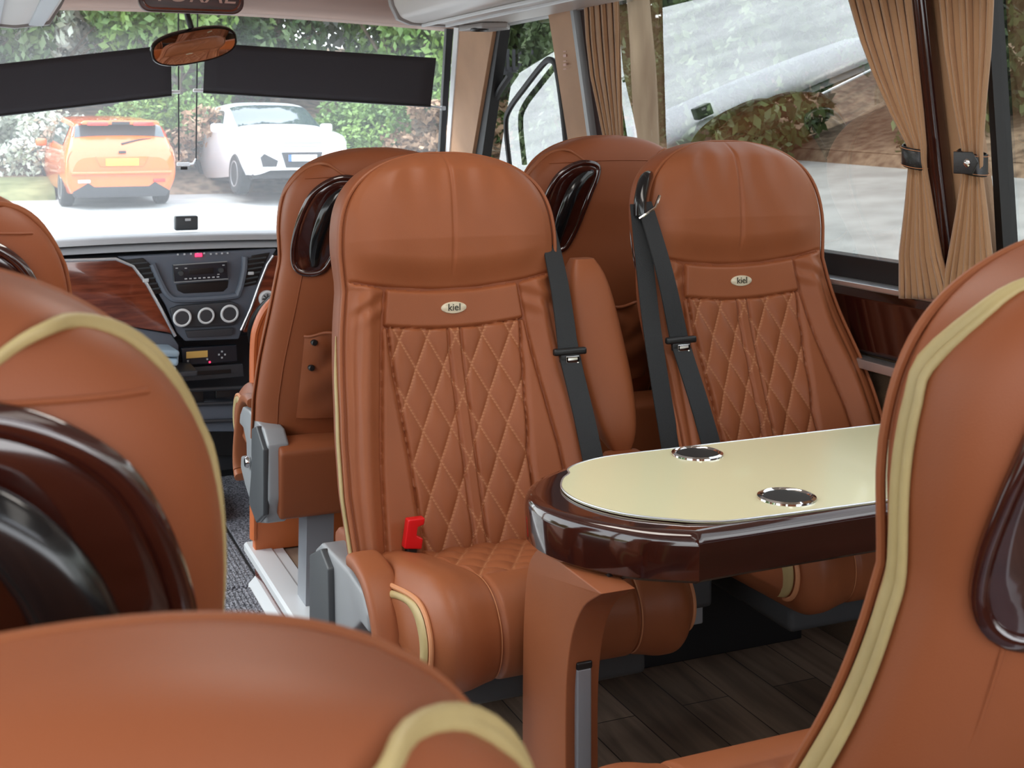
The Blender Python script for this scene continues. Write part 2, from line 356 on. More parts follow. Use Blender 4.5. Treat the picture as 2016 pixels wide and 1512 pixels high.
def make_front_panels():
    NT, NZ = 220, 300
    t = np.linspace(-0.965, 0.965, NT)
    zq = np.linspace(0, 1, NZ); z = 0.41+(ZT-0.004-0.41)*(1-(1-zq)**1.25)
    Z, T = np.meshgrid(z, t, indexing='ij'); X = T*hw(Z)
    d, _ = relief(X, Z); d = d*(1-sst(0.86, 0.965, np.abs(T)))+0.0015-0.006*sst(0.94, 0.965, np.abs(T))
    d = d*(1-0.8*sst(1.17, ZT, Z))
    Y = front_y(X, Z)-d
    # normals from slope: push mostly along -y, a little up
    V = np.stack([X, Y, Z+0.25*d], -1).reshape(-1, 3)
    Xc = (X[:-1, :-1]+X[1:, 1:])/2; Zc = (Z[:-1, :-1]+Z[1:, 1:])/2
    _, reg = relief(Xc, Zc)
    I, J = np.meshgrid(np.arange(NZ-1), np.arange(NT-1), indexing='ij'); a = I*NT+J
    Fq = np.stack([a, a+1, a+NT+1, a+NT], -1)
    out = {}
    for k, nm in enumerate(['headrest', 'yoke_panel', 'quilted_panel', 'flank_panel', 'side_bolster', 'side_bolster', 'flank_panel']):
        f = Fq[reg == k]; used = np.unique(f); mp = np.zeros(len(V), int); mp[used] = np.arange(len(used))
        me = mk_mesh(nm, V[used].tolist(), mp[f].tolist(), M['quilt_back'] if nm == 'quilted_panel' else M['leather'])
        out[(nm, k)] = me
    return out
def make_shell():
    mb = MB(); rings = []; n = 72
    for z in [0.40, 0.405]+list(np.linspace(0.42, 1.0, 30))+list(0.985+(ZT-0.985)*np.sin(np.linspace(0.08, 1, 22)*PI/2)):
        w = float(hw(z)); h = float(ht(z)); ring = []; k0 = 0.93 if z <= 0.4001 else 1.0
        w = max(w, 0.002)
        for k in range(n):
            a = 2*PI*k/n; c, s = math.cos(a), math.sin(a)
            x = w*k0*math.copysign(abs(c)**(2/PE), c)
            yy = math.copysign(abs(s)**(2/PE), s)
            r = min(1, abs(x)/w)
            y = float(yc(z))+0.056+(h*yy-0.004*max(0, -1)*0 if yy < 0 else (h+0.012)*yy)-float(wing(z))*r**2.5
            ring.append((x, y+(0.003 if yy < 0 else 0), z))
        rings.append(ring)
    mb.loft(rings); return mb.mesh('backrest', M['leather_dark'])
def outline(inset, zstart=0.43, off=0.0, n=60):
    """path up one side, over the top and down the other; off = position through the thickness (-1 front .. 1 rear)"""
    pts = []
    for sgn in (-1, 1):
        col = []
        for q in np.linspace(0, 1, n):
            z = zstart+(ZT-0.0005-zstart)*math.sin(q*PI/2)
            w = max(float(hw(z))-inset, 0); y = float(yc(z))+0.056+off*float(ht(z))-float(wing(z))*0.93
            col.append(Vector((sgn*w, y, z-inset*0.6*sst(1.1, ZT, z))))
        pts += col if sgn < 0 else col[::-1][1:]
    return pts
def make_slim_band(s, z1=0.84, w=0.0075):
    pts = [(s*(float(hw(z))+0.001), float(yc(z))+0.056-0.25*float(ht(z))-float(wing(z))*0.93, z) for z in np.linspace(0.43, z1, 30)]
    mb = MB(); W = [w*min(1.0, (len(pts)-1-i)/14+0.15) for i in range(len(pts))]; mb.tube(pts, [min(0.004, q) for q in W], 10, ry=W, up=(0, 1, 0)); return mb.mesh('cream_piping', M['cream'])
def make_cream_band(s):
    """cream band up the side; at the shoulder it turns onto the rear face and runs inward to the handle"""
    pts = []; wd = []
    for z in np.linspace(0.43, 1.10, 24):
        pts.append((s*(float(hw(z))+0.001), float(yc(z))+0.056-0.18*float(ht(z))-float(wing(z))*0.93, z)); wd.append(interp(z, [0.43, 0.7, 0.95, 1.1], [0.017, 0.017, 0.0135, 0.0115]))
    ym = lambda z, o: float(yc(z))+0.056+o*float(ht(z))
    for p, w_ in (((s*(float(hw(1.14))+0.001), ym(1.14, -0.02), 1.140), 0.0085), ((s*(float(hw(1.162))+0.0005), ym(1.162, 0.22), 1.162), 0.0055), ((s*0.166, ym(1.172, 0.6), 1.173), 0.0042), ((s*0.151, ym(1.172, 1.0), 1.173), 0.0036), ((s*0.135, float(rear_y(0.135, 1.165))+0.001, 1.165), 0.0032), ((s*0.112, float(rear_y(0.112, 1.148))+0.001, 1.148), 0.003), ((s*0.094, float(rear_y(0.094, 1.132))+0.001, 1.132), 0.003)):
        pts.append(p); wd.append(w_)
    P = spline(pts, 3); W = []
    for i in range(len(pts)-1): W += [wd[i]+(wd[i+1]-wd[i])*k/3 for k in range(3)]
    W.append(wd[-1])
    mb = MB(); rings = []; N = len(P)
    for i, p in enumerate(P):
        t = (P[min(i+1, N-1)]-P[max(i-1, 0)]).normalized(); bi = p-Vector((p.x*0.35, float(yc(p.z))+0.056, p.z-0.04*float(sst(1.0, 1.15, p.z)))); bi = (bi-t*bi.dot(t)).normalized(); n_ = bi.cross(t); n_ = n_ if i == 0 or n_.dot(pn) > 0 else -n_; n_ = -n_ if i == 0 and n_.y < 0 else n_; pn = n_
        ra = min(0.0052, W[i]); ring = []
        for k in range(24):
            a = 2*PI*k/24; c, q = math.cos(a), math.sin(a); gr = 0.0042*math.exp(-((q*W[i]-0.25*W[i])/0.0026)**2)*(c > 0)*min(1, W[i]/0.015)
            ring.append(p+n_*(W[i]*q)+bi*(ra*c-gr))
        rings.append(ring)
    mb.loft(rings); return mb.mesh('cream_piping', M['cream'])
def make_edge_piping(): 
    mb = MB(); mb.tube(outline(0.004, 0.43, -0.62), 0.0042, 8); return mb.mesh('edge_piping', M['leather'])
def rearpt(x, z, off=0.0): return Vector((x, float(rear_y(x, z))+off, z))
def make_rear_seam():
    mb = MB(); pts = []
    for q in np.linspace(0.02, 0.98, 70):
        a = PI*q
        z = 0.43+(1.165-0.43)*min(1, math.sin(a)**0.5) if True else 0
    L = []
    for z in np.linspace(0.44, 1.10, 30): L.append(rearpt(-(float(hw(z))-0.045), z, 0.0008))
    mb.tube(L, 0.0018, 6); L = []
    for z in np.linspace(0.44, 1.10, 30): L.append(rearpt((float(hw(z))-0.045), z, 0.0008))
    mb.tube(L, 0.0018, 6); L = []
    for x in np.linspace(-0.2, 0.2, 30): L.append(rearpt(x, 1.135+0.01*math.cos(x*7), 0.0008))
    mb.tube(L, 0.0018, 6)
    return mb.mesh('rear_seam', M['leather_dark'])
HT = [(.070, 1.122), (.095, 1.131), (.122, 1.129), (.150, 1.116), (.174, 1.095), (.190, 1.066), (.202, 1.03), (.209, .99), (.211, .95), (.206, .915), (.190, .898), (.165, .896), (.143, .905), (.128, .93), (.115, .965), (.102, 1.01), (.087, 1.055), (.072, 1.095)]
HT = [(a+0.012*(a-0.07)/0.14, b+0.006*(b-0.9)/0.22) for a, b in HT]
def make_handle(s):
    """wooden bezel, dark dished recess and black grab handle on the rear top corner, at +x for s=1"""
    out = [Vector((p[0], p[1], 0)) for p in spline([(a, b, 0) for a, b in HT], 4, True)]
    bez = MB(); bez.tube([rearpt(s*p.x, p.y, 0.003) for p in out], 0.0085, 10, closed=True, ry=0.007, up=(0, 1, 0))
    # recess: graded fill from outline to centre
    cx = sum(p.x for p in out)/len(out); cz = sum(p.y for p in out)/len(out)
    rec = MB(); rings = []
    for k, (q, o) in enumerate([(1.0, 0.004), (0.93, 0.006), (0.8, 0.0045), (0.55, 0.003), (0.25, 0.002), (0.02, 0.002)]):
        rings.append([rearpt(s*(cx+(p.x-cx)*q), cz+(p.y-cz)*q, o) for p in out])
    rec.loft(rings, caps=False)
    rec.add(rings[-1], [tuple(range(len(rings[-1])))])
    han = MB(); path = spline([(.090, 1.112, 0), (.125, 1.098, 0), (.155, 1.062, 0), (.172, 1.01, 0), (.178, .96, 0), (.174, .918, 0)], 8)
    N = len(path); P = []; R = []; RY = []
    for i, p in enumerate(path):
        q = i/(N-1); P.append(rearpt(s*p.x, p.y, 0.006+0.030*math.sin(PI*q)**0.7)); e = (math.sin(PI*min(max(q, 0.05), 0.95)))**0.35
        R.append(0.020*e*(0.75+0.35*q)); RY.append(0.011*e+0.002)
    han.tube(P, R, 14, ry=RY, up=(0, 1, 0))
    return bez.mesh('handle_bezel', M['wood']), rec.mesh('recess_panel', M['wood']), han.mesh('grab_handle', M['gloss_black'])
def make_pocket():
    mb = MB(); P = []
    for z in np.linspace(0.50, 0.735, 40):
        row = []
        for x in np.linspace(-0.185, 0.185, 60):
            e = (1-(abs(x)/0.185)**8)*(1-0*z); fold = 0.006*math.sin(x*75+3*math.sin(z*30))*float(sst(0.6, 0.73, z))+0.003*math.sin(z*60+x*20)
            zz = z+0.006*math.sin(x*60)*float(sst(0.70, 0.735, z))
            row.append(rearpt(x, zz, 0.002+e*(0.010+0.010*float(sst(0.5, 0.6, z))+fold)))
        P.append(row)
    mb.grid(P)
    mb.tube([p for p in P[-1]], 0.004, 8)
    sn = []
    for (x, z) in ((0.165, 0.715), (0.165, 0.645)):
        for sg in (1, -1):
            b = MB(); c = rearpt(sg*x, z, 0.026 if z > .7 else .024); b.lathe((c.x, c.y, c.z), [(0.001, 0.003), (0.006, 0.0028), (0.008, 0), (0.008, -0.014)], 14, 'y'); sn.append(b.mesh('snap_button', M['black']))
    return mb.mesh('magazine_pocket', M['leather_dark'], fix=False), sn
# cushion: profile path in (y,z), from the rear of the top to the bottom of the nose
CP = [(-0.10, 0.405), (-0.16, 0.427), (-0.25, 0.447), (-0.36, 0.468), (-0.45, 0.485), (-0.51, 0.489), (-0.552, 0.475), (-0.578, 0.445), (-0.585, 0.41), (-0.575, 0.375), (-0.55, 0.350), (-0.51, 0.342), (-0.40, 0.338), (-0.15, 0.330)]
def make_cushion():
    path = spline([(0, a, b) for a, b in CP], 14); N = len(path); NT = 130
    # arc length & normals
    T = np.linspace(-1, 1, NT); W = 0.255
    verts = []; reg = []
    cx = Vector((0, -0.33, 0.39))
    for i, p in enumerate(path):
        t = (path[min(i+1, N-1)]-path[max(i-1, 0)]).normalized(); nrm = Vector((0, t.z, -t.y)); 
        if nrm.dot(p-cx) < 0: nrm = -nrm
        for tt in T:
            x = W*math.copysign(abs(tt)**0.9, tt); ax = abs(x)
            rr = (abs(tt))
            e = -0.045*max(0, (rr-0.80)/0.20)**2.2
            ontop = 1-float(sst(-0.50, -0.53, p.y)) if False else (1.0 if (p.y > -0.475 and p.z > 0.38) else 0.0)
            d = 0.0
            quilt = ontop and ax < 0.128
            if quilt:
                u = x/QA; v = p.y/QB; d = 0.0085*abs(math.sin(PI*(u+v))*math.sin(PI*(u-v)))**0.42
            else:
                d = 0.008+0.010*float(sst(0.13, 0.19, ax))*(1-float(sst(0.2, 0.25, ax)))
                d -= 0.007*math.exp(-((ax-0.128)/0.004)**2)
            if p.z > 0.38: d -= 0.007*math.exp(-((p.y+0.478)/0.004)**2)*(1 if ax < 0.128 else 0)
            q = p+nrm*(d+e); verts.append((x, q.y, q.z)); reg.append(2 if quilt else 0)
    me = {}
    Fq = [[], []]
    for i in range(N-1):
        for j in range(NT-1):
            a = i*NT+j; f = (a, a+1, a+NT+1, a+NT); Fq[1 if reg[a] and reg[a+1] and reg[a+NT+1] and reg[a+NT] else 0].append(f)
    # side caps
    for sgn in (0, NT-1):
        cidx = len(verts); verts.append((-W*0.985 if sgn == 0 else W*0.985, -0.33, 0.39))
        for i in range(N-1): Fq[0].append((i*NT+sgn, (i+1)*NT+sgn, cidx))
        Fq[0].append(((N-1)*NT+sgn, sgn, cidx))
    res = []
    for k, nm in ((0, 'seat_cushion'), (1, 'quilted_seat_panel')):
        used = sorted({i for f in Fq[k] for i in f}); mp = {u: i for i, u in enumerate(used)}
        m_ = mk_mesh(nm, [verts[u] for u in used], [tuple(mp[i] for i in f) for f in Fq[k]], M['quilt_seat'] if k else M['leather']); recalc(m_); res.append(m_)
    # piping along both side edges, cream gusset below it
    PPs = []
    for s in (-1, 1):
        pp = MB(); cg = MB(); L = []
        for i in range(int(N*0.12), int(N*0.83)):
            p = path[i]; t = (path[i+1]-path[i-1]).normalized(); nrm = Vector((0, t.z, -t.y)); nrm = nrm if nrm.dot(p-cx) > 0 else -nrm
            L.append(Vector((s*0.247, 0, 0))+p-nrm*0.016)
        pp.tube(L, 0.0045, 8)
        rings = []
        NL = len(L)
        for i, p in enumerate(L):
            q = p+(Vector((0, cx.y, cx.z))-Vector((0, p.y, p.z))).normalized()*0.022; wd = 0.020*math.sin(PI*(i+0.5)/NL)**0.7
            d2 = (Vector((0, cx.y, cx.z))-Vector((0, p.y, p.z))).normalized()
            c = Vector((s*0.2505, p.y, p.z))+d2*(0.008+wd)
            rings.append([c+d2*(wd*math.cos(2*PI*k/10))+Vector((s*0.006*math.sin(2*PI*k/10), 0, 0)) for k in range(10)])
        cg.loft(rings); PPs.append((pp.mesh('cushion_piping', M['stitch']), cg.mesh('cushion_gusset', M['cream'])))
    return res[0], res[1], PPs
def make_front_seams():
    path = spline([(0, a, b) for a, b in CP], 14); N = len(path); cx = Vector((0, -0.33, 0.39)); OUT = []
    for s in (-1, 1):
        mb = MB(); L = []
        for i in range(int(N*0.05), int(N*0.80)):
            p = path[i]; t = (path[i+1]-path[i-1]).normalized(); nrm = Vector((0, t.z, -t.y)); nrm = nrm if nrm.dot(p-cx) > 0 else -nrm
            L.append(Vector((s*0.1315, 0, 0))+p+nrm*0.0045)
        mb.tube(L, 0.0016, 6); OUT.append(mb.mesh('cushion_seam', M['stitch']))
    return OUT
def make_base():
    mb = MB(); mb.box((0, -0.28, 0.300), (0.40, 0.40, 0.065), 0.012); mb.box((0, -0.12, 0.37), (0.46, 0.06, 0.13), 0.012)
    return mb.mesh('seat_frame', M['grey_dark'])
def make_rear_skirt():
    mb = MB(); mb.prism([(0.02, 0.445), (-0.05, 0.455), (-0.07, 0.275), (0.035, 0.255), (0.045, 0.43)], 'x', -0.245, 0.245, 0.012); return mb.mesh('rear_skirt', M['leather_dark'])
def make_armrest(s):
    """outer armrest of the aisle side: grey plastic carrier with a leather strap pad over the top and front"""
    x0 = s*0.292
    pth = spline([(0, -0.215, 0.556), (0, -0.27, 0.558), (0, -0.325, 0.545), (0, -0.375, 0.505), (0, -0.412, 0.43), (0, -0.430, 0.37), (0, -0.425, 0.325), (0, -0.395, 0.305)], 8)
    pad = MB(); rings = []
    N = len(pth)
    for i, p in enumerate(pth):
        t = (pth[min(i+1, N-1)]-pth[max(i-1, 0)]).normalized(); nr = Vector((0, -t.z, t.y)); nr = nr if nr.z-nr.y > 0 else -nr
        e = min(1, min(i, N-1-i)/2+0.55); ring = []
        for k in range(20):
            a = 2*PI*k/20; c, q = math.cos(a), math.sin(a)
            ring.append(Vector((x0, p.y, p.z))+Vector((0.032*e*math.copysign(abs(c)**0.5, c), 0, 0))+nr*(0.014*e*math.copysign(abs(q)**0.6, q)))
        rings.append(ring)
    pad.loft(rings)
    car = MB()
    poly = [(0.03, 0.50), (-0.02, 0.528), (-0.22, 0.536), (-0.305, 0.53), (-0.345, 0.50), (-0.355, 0.47), (-0.300, 0.47), (-0.255, 0.44), (-0.25, 0.40), (-0.33, 0.385), (-0.335, 0.35), (-0.27, 0.315), (-0.18, 0.285), (-0.07, 0.27), (0.0, 0.29), (0.035, 0.36)]
    car.prism(poly, 'x', x0-0.028, x0+0.028, 0.008)
    cap = MB(); cap.prism([(0.03, 0.49), (-0.06, 0.53), (-0.12, 0.51), (-0.13, 0.38), (-0.16, 0.30), (-0.06, 0.275), (0.03, 0.32)], 'x', x0+s*0.024, x0+s*0.040, 0.005)
    kn = MB(); kn.lathe((x0+s*0.03, -0.20, 0.40), [(0.001, s*0.012), (0.012, s*0.012), (0.016, s*0.006), (0.016, 0), (0.001, -s*0.002)], 18, 'x')
    return pad.mesh('arm_pad', M['leather']), car.mesh('armrest', M['grey']), cap.mesh('hinge_cover', M['grey_dark']), kn.mesh('hinge_cap', M['chrome'])
def make_leg():
    mb = MB(); rings = []
    for z, dx in ((0.0, 0.0), (0.275, 0.012)):
        cxp, w, dp = 0.13-dx*0, 0.036, 0.045
        rings.append([(cxp+a*w, -0.055+b*dp+dx*1.5, z) for a, b in ((-1, -1), (1, -1), (1, 1), (-1, 1))])
    mb.loft(rings); mb.box((0.13, -0.08, 0.265), (0.12, 0.14, 0.02), 0.003)
    me = mb.mesh('leg', M['post']); me.polygons.foreach_set('use_smooth', [False]*len(me.polygons)); return me

FP = make_front_panels(); SHELL = make_shell(); CREAM = {s: make_cream_band(s) for s in (1, -1)}; SLIM = {s: make_slim_band(s) for s in (1, -1)}
TANB = {s: CREAM[s].copy() for s in (1, -1)}
for q_ in TANB.values(): q_.materials.clear(); q_.materials.append(M['leather']); EDGE = make_edge_piping(); RSEAM = make_rear_seam()
HANDLE = {s: make_handle(s) for s in (1, -1)}; POCKET, SNAPS = make_pocket(); CUSH = make_cushion(); CSEAM = make_front_seams(); BASE = make_base(); SKIRT = make_rear_skirt()
ARM = {s: make_armrest(s) for s in (1, -1)}; LEG = make_leg()
def lean_side(me):
    n = len(me.vertices); co = np.empty(n*3, np.float32); me.vertices.foreach_get('co', co); co = co.reshape(-1, 3)
    co[:, 0] += 0.024*(1-sst(0.58, 0.9, co[:, 2]))*sst(0.14, 0.22, np.abs(co[:, 0])); me.vertices.foreach_set('co', co.ravel()); me.update()
FLARE = {}
for q_ in list(FP.values())+[SHELL, EDGE]+list(CREAM.values())+list(SLIM.values()): FLARE[q_.name] = q_.copy(); lean_side(FLARE[q_.name])
BADGE = None
def make_badge():
    mb = MB(); rings = []; z0 = 0.885
    for (q, o) in ((1.0, 0.0), (1.0, 0.003), (0.9, 0.005), (0.4, 0.0055), (0.02, 0.0055)):
        rings.append([(0.0285*q*math.cos(2*PI*k/40), float(front_y(0, z0))-0.0065-o, z0+0.0125*q*math.sin(2*PI*k/40)) for k in range(40)])
    mb.loft(rings, caps=True); a = mb.mesh('badge', M['ivory'])
    t = text_mesh('kiel', 0.021, 0.0006, M['ink']); t.transform(Matrix.Translation((0, float(front_y(0, z0))-0.0125, z0+0.001)) @ Matrix.Rotation(PI/2, 4, 'X')); t.name = 'lettering'
    return a, t
BADGE = make_badge()
def make_seat(label, X, Y, faces_front, handle_side=None, aisle_side=None, badge=True, front=True, rear=True, lower=True, group='coach seats', dz=0.0, leg=True, name='coach_seat', arm=True, piping='cream', flare=False):
    """handle_side, aisle_side are WORLD x signs"""
    r = thing(name, label, 'seat', (X, Y, dz), PI if faces_front else 0, group)
    sg = -1 if faces_front else 1
    V_ = (lambda me: FLARE[me.name]) if flare else (lambda me: me)
    new_obj('backrest', V_(SHELL), r)
    for q_ in (1, -1):
        if piping == 'tan': new_obj('shoulder_piping', TANB[q_], r)
        else: new_obj('cream_piping', V_((CREAM if piping == 'cream' else SLIM)[q_]), r)['label'] = 'cream leather piping'
    new_obj('edge_piping', V_(EDGE), r)
    if front:
        for (nm, k), me in FP.items(): new_obj(nm, V_(me), r)
        b = new_obj('badge', BADGE[0], r); b['label'] = 'oval ivory badge'; new_obj('lettering', BADGE[1], b)
    if rear:
        new_obj('rear_seam', RSEAM, r)
        h = HANDLE[(handle_side or 1)*sg]; bz = new_obj('handle_bezel', h[0], r); bz['label'] = 'glossy dark wood bezel'; new_obj('recess_panel', h[1], bz); new_obj('grab_handle', h[2], bz)
        p = new_obj('magazine_pocket', POCKET, r)
        for s_ in SNAPS: new_obj('snap_button', s_, p)
    if lower:
        new_obj('seat_cushion', CUSH[0], r); new_obj('quilted_seat_panel', CUSH[1], r); 
        for a_, b_ in CUSH[2]: new_obj('cushion_piping', a_, r); new_obj('cushion_gusset', b_, r)['label'] = 'cream side gusset'
        [new_obj('cushion_seam', q_, r) for q_ in CSEAM]; new_obj('seat_frame', BASE, r); new_obj('rear_skirt', SKIRT, r)
        if leg:
            o = new_obj('leg', LEG, r); 
            if (aisle_side or 1)*sg < 0: o.location.x = -0.26
        if aisle_side and arm:
            a = ARM[aisle_side*sg]; c = new_obj('armrest', a[1], r); c['label'] = 'grey plastic armrest carrier'; c.location = (-aisle_side*sg*(0.048 if faces_front else 0.028), -0.01, -0.05 if faces_front else -0.095); new_obj('arm_pad', a[0], c); new_obj('hinge_cover', a[2], c); new_obj('hinge_cap', a[3], c)
    return r
XA, XB, XL = 0.922, 1.626, -0.11
seatA = make_seat('tan quilted seat facing the camera beside the aisle, at the rounded end of the table', XA, 2.49, False, -1, -1, group=None, piping='slim')
seatB = make_seat('tan quilted seat facing the camera next to the window, behind the table', XB+0.012, 2.49, False, -1, None, group=None, piping='slim', flare=True, leg=False, dz=0.022)
seatC = make_seat('tan seat turned away with a magazine pocket, behind the aisle seat at the table', XA+0.03, 3.22, True, -1, -1, group=None, piping='tan')
seatD = make_seat('tan seat turned away by the front window, behind the raised padded armrest', XB, 3.22, True, -1, None, group=None, piping='tan', dz=0.03)
seatR = make_seat('large cream-piped tan seat back in front of the table, cropped by the right frame edge', XA-0.006, 0.825, True, -1, -1, group=None, arm=False, flare=True, dz=-0.016)
seatL = make_seat('tan seat back with big black grab handle, across the aisle on the left', XL-0.012, 0.775, True, 1, 1, group=None, arm=False)
seatN = make_seat('blurred tan headrest filling the bottom left, nearest the camera', -0.04, 0.50, True, 1, None, group=None, lower=False, dz=-0.104)
seatN.location.x += 0.063; seatN.rotation_euler.y = math.radians(3.0)
seat0 = make_seat('tan seat top at the left frame edge, beyond the seat with the big handle', XL-0.03, 1.78, True, 1, None, group=None, piping='tan')
seatV = make_seat('orange driver seat seen only in the rear view mirror, behind the steering wheel', 1.25, 3.98, True, -1, None, group=None, piping='tan', dz=-0.12)
# --- centre armrest of seat A, folded up, and red buckle, seat belts
def mk_center_arm():
    mb = MB(); rings = []
    for q in np.linspace(0, 1, 26):
        z = 0.565+0.405*q; y = float(yc(z))+0.045-0.005; e = min(1, (math.sin(PI*min(max(q, 0.012), 0.988)))**0.28)
        ring = []
        for k in range(28):
            a = 2*PI*k/28; c, s = math.cos(a), math.sin(a)
            ring.append((0.330+0.034*(1-q)+0.064*e*math.copysign(abs(c)**0.45, c)*(0.94+0.06*q), y+0.048*e*math.copysign(abs(s)**0.55, s), z))
        rings.append(ring)
    mb.loft(rings); return mb
ca = mk_center_arm().build('centre_armrest', M['leather'], seatA); ca['label'] = 'padded armrest folded upright'
MB().box((0.362, -0.10, 0.50), (0.085, 0.075, 0.13), 0.015).build('armrest_hinge', M['leather'], ca)
MB().box((0.306, -0.10, 0.47), (0.02, 0.06, 0.16), 0.006).build('hinge_bracket', M['grey_dark'], ca); MB().box((0.418, -0.10, 0.47), (0.02, 0.06, 0.16), 0.006).build('hinge_bracket', M['grey_dark'], ca)
bk = MB().prism([(-0.018, 0.47), (-0.018, 0.525), (0.016, 0.530), (0.016, 0.517), (0.004, 0.512), (0.004, 0.495), (0.018, 0.49), (0.018, 0.47)], 'y', -0.165, -0.145, 0.003)
b_ = bk.build('belt_buckle', M['red'], seatA); b_.location = (-0.225, -0.035, -0.010); b_.rotation_euler = (0.0, 0.15, 0.0); b_['label'] = 'red belt buckle'
MB().box((0, -0.155, 0.45), (0.02, 0.016, 0.07), 0.003).build('buckle_stalk', M['black'], b_)
def strap(mb, pts, w=0.024, th=0.0018, side=(1, 0, 0)):
    P = spline(pts, 8); rings = []
    for i, p in enumerate(P):
        t = (P[min(i+1, len(P)-1)]-P[max(i-1, 0)]).normalized(); s = Vector(side if not callable(side) else side(i/(len(P)-1))); s = (s-t*s.dot(t)).normalized(); n = t.cross(s)
        rings.append([p+s*w+n*th, p-s*w+n*th, p-s*w-n*th, p+s*w-n*th])
    mb.loft(rings)
def belt(seat, x0, anchor, lean, name, label):
    """strap pair hanging beside the backrest; coordinates local to the seat"""
    a = MB(); top, ton, bot = anchor
    strap(a, [top, Vector(top).lerp(Vector(ton), 0.5)+Vector((0, -0.012, 0)), ton], 0.0235, side=lambda q: (1, 0.35-0.3*q, 0))
    strap(a, [ton, Vector(ton).lerp(Vector(bot), 0.5)+Vector((0, -0.006, 0)), bot], 0.0235, side=(1, 0.05, 0))
    o = a.build('seat_belt', M['belt'], seat); o['label'] = label
    b = MB()
    if seat is seatB: strap(b, [(-0.268, 0.0, 1.07), (-0.276, -0.075, 0.80), (-0.268, -0.150, 0.53)], 0.021, side=(1, -0.1, 0))
    else: strap(b, [Vector(top)+Vector((-0.006, 0.012, 0.0)), Vector(top).lerp(Vector(bot), 0.5)+Vector((lean, 0.045, 0)), Vector(bot)+Vector((lean*1.0, 0.05, 0))], 0.018, side=(1, 0.15, 0))
    b.build('rear_strap', M['belt'], o)
    g_ = MB(); T = Vector(ton); g_.box(T+Vector((0, -0.006, 0.004)), (0.074, 0.014, 0.016), 0.005); g_.prism([(-0.026, -0.0), (0.026, -0.0), (0.020, -0.022), (-0.020, -0.022)], 'y', -0.010, -0.001, 0.002)
    # shift the prism verts to the tongue place
    n = len(g_.v); 
    me = MB().box(T+Vector((0, -0.006, 0.004)), (0.076, 0.013, 0.015), 0.005).box(T+Vector((0, -0.006, -0.010)), (0.046, 0.009, 0.018), 0.003)
    tg = me.build('belt_tongue', M['black'], o)
    pl = MB(); z0 = T.z-0.018; c = T+Vector((0.004, -0.012, 0))
    for (dx, dz, sx, sz) in ((-0.0125, -0.028, 0.005, 0.044), (0.0125, -0.028, 0.005, 0.044), (0, -0.048, 0.030, 0.006), (0, -0.012, 0.030, 0.014)):
        pl.box((c.x+dx, c.y, T.z+dz), (sx, 0.0025, sz), 0.001)
    pl.build('tongue_plate', M['chrome'], tg)
    return o
belt(seatA, 0, [(0.238, 0.035, 1.04), (0.222, -0.105, 0.790), (0.226, -0.235, 0.545)], 0.02, 'seat_belt', 'black webbing belt with chrome tongue')
belt(seatB, 0, [(-0.262, -0.015, 1.075), (-0.212, -0.085, 0.770), (-0.195, -0.225, 0.50)], -0.055, 'seat_belt', 'black webbing belt with chrome tongue')
for st, x, z, y in ((seatB, -0.243, 1.10, 0.02), (seatA, 0.235, 1.075, 0.06)):
    mb = MB(); mb.tube(spline([(x-0.030, y-0.035, z-0.055), (x-0.026, y-0.03, z-0.02), (x-0.005, y-0.01, z+0.022), (x+0.018, y+0.02, z+0.028)], 6), [0.019]*19, 12, ry=[0.013]*19)
    if st is seatB: mb.build('belt_guide', M['gloss_black'], st); MB().tube([(x-0.040, y-0.05, z-0.06), (x-0.005, y-0.06, z-0.035), (x+0.012, y-0.05, z-0.01)], 0.0035, 8).build('guide_loop', M['chrome'], st)
MB().box((-0.225, 0.055, 1.105), (0.03, 0.03, 0.05), 0.008).build('belt_guide', M['black'], seatD)
# ================================================================== the coach body
YF = 5.30   # back of the floor under the dashboard
# floor: raised platform with planks, lower aisle with ribbed matting
o = MB().box((1.36, 1.36, -0.03), (1.18, 4.84, 0.06)).build('floor', M['planks']); struct(o)      # y -1.06 .. 3.78
o = MB().box((0.16, 2.0, -0.15), (1.26, 7.0, 0.05)).build('floor_aisle', M['rubber']); struct(o)
o = MB().box((1.37, 4.6, -0.15), (1.16, 1.8, 0.05)).build('floor_driver', M['rubber']); struct(o)
mb = MB()
for (ya, yb) in ((-0.9, 3.775), (3.785, 5.3)):
    mb.box((0.43, (ya+yb)/2, -0.124), (0.70, yb-ya, 0.004))
    for i in range(50): mb.box((0.085+i*0.0140, (ya+yb)/2, -0.1195), (0.0062, yb-ya-0.01, 0.005))
o = mb.build('aisle_mat', M['matting']); tag(o, 'dark grey ribbed rubber matting along the sunken aisle', 'floor mat')
o = MB().box((1.36, 4.4, -0.122), (1.14, 1.2, 0.01)).build('driver_mat', M['matting']); tag(o, 'ribbed grey mat on the driver side floor', 'floor mat')
# step edge
o = MB().prism([(0.735, 0.004), (0.742, 0.010), (0.800, 0.010), (0.806, 0.006), (0.835, 0.006), (0.838, 0.0), (0.770, 0.0), (0.770, -0.022), (0.762, -0.034), (0.742, -0.026), (0.735, -0.014)], 'y', -1.0, 3.80, 0.001)
o = o.build('trim_1', M['step']); struct(o)
o = MB().box((0.775, 1.4, -0.068), (0.012, 4.8, 0.085)).build('trim_2', M['wood_red']); struct(o)
o = MB().prism([(0.745, -0.1215), (0.775, -0.090), (0.781, -0.090), (0.781, -0.122)], 'y', -1.0, 3.80, 0.001).build('trim_3', M['step']); struct(o)
o = MB().box((1.36, 3.79, -0.055), (1.18, 0.03, 0.13), 0.004).build('trim_4', M['white_trim']); struct(o)
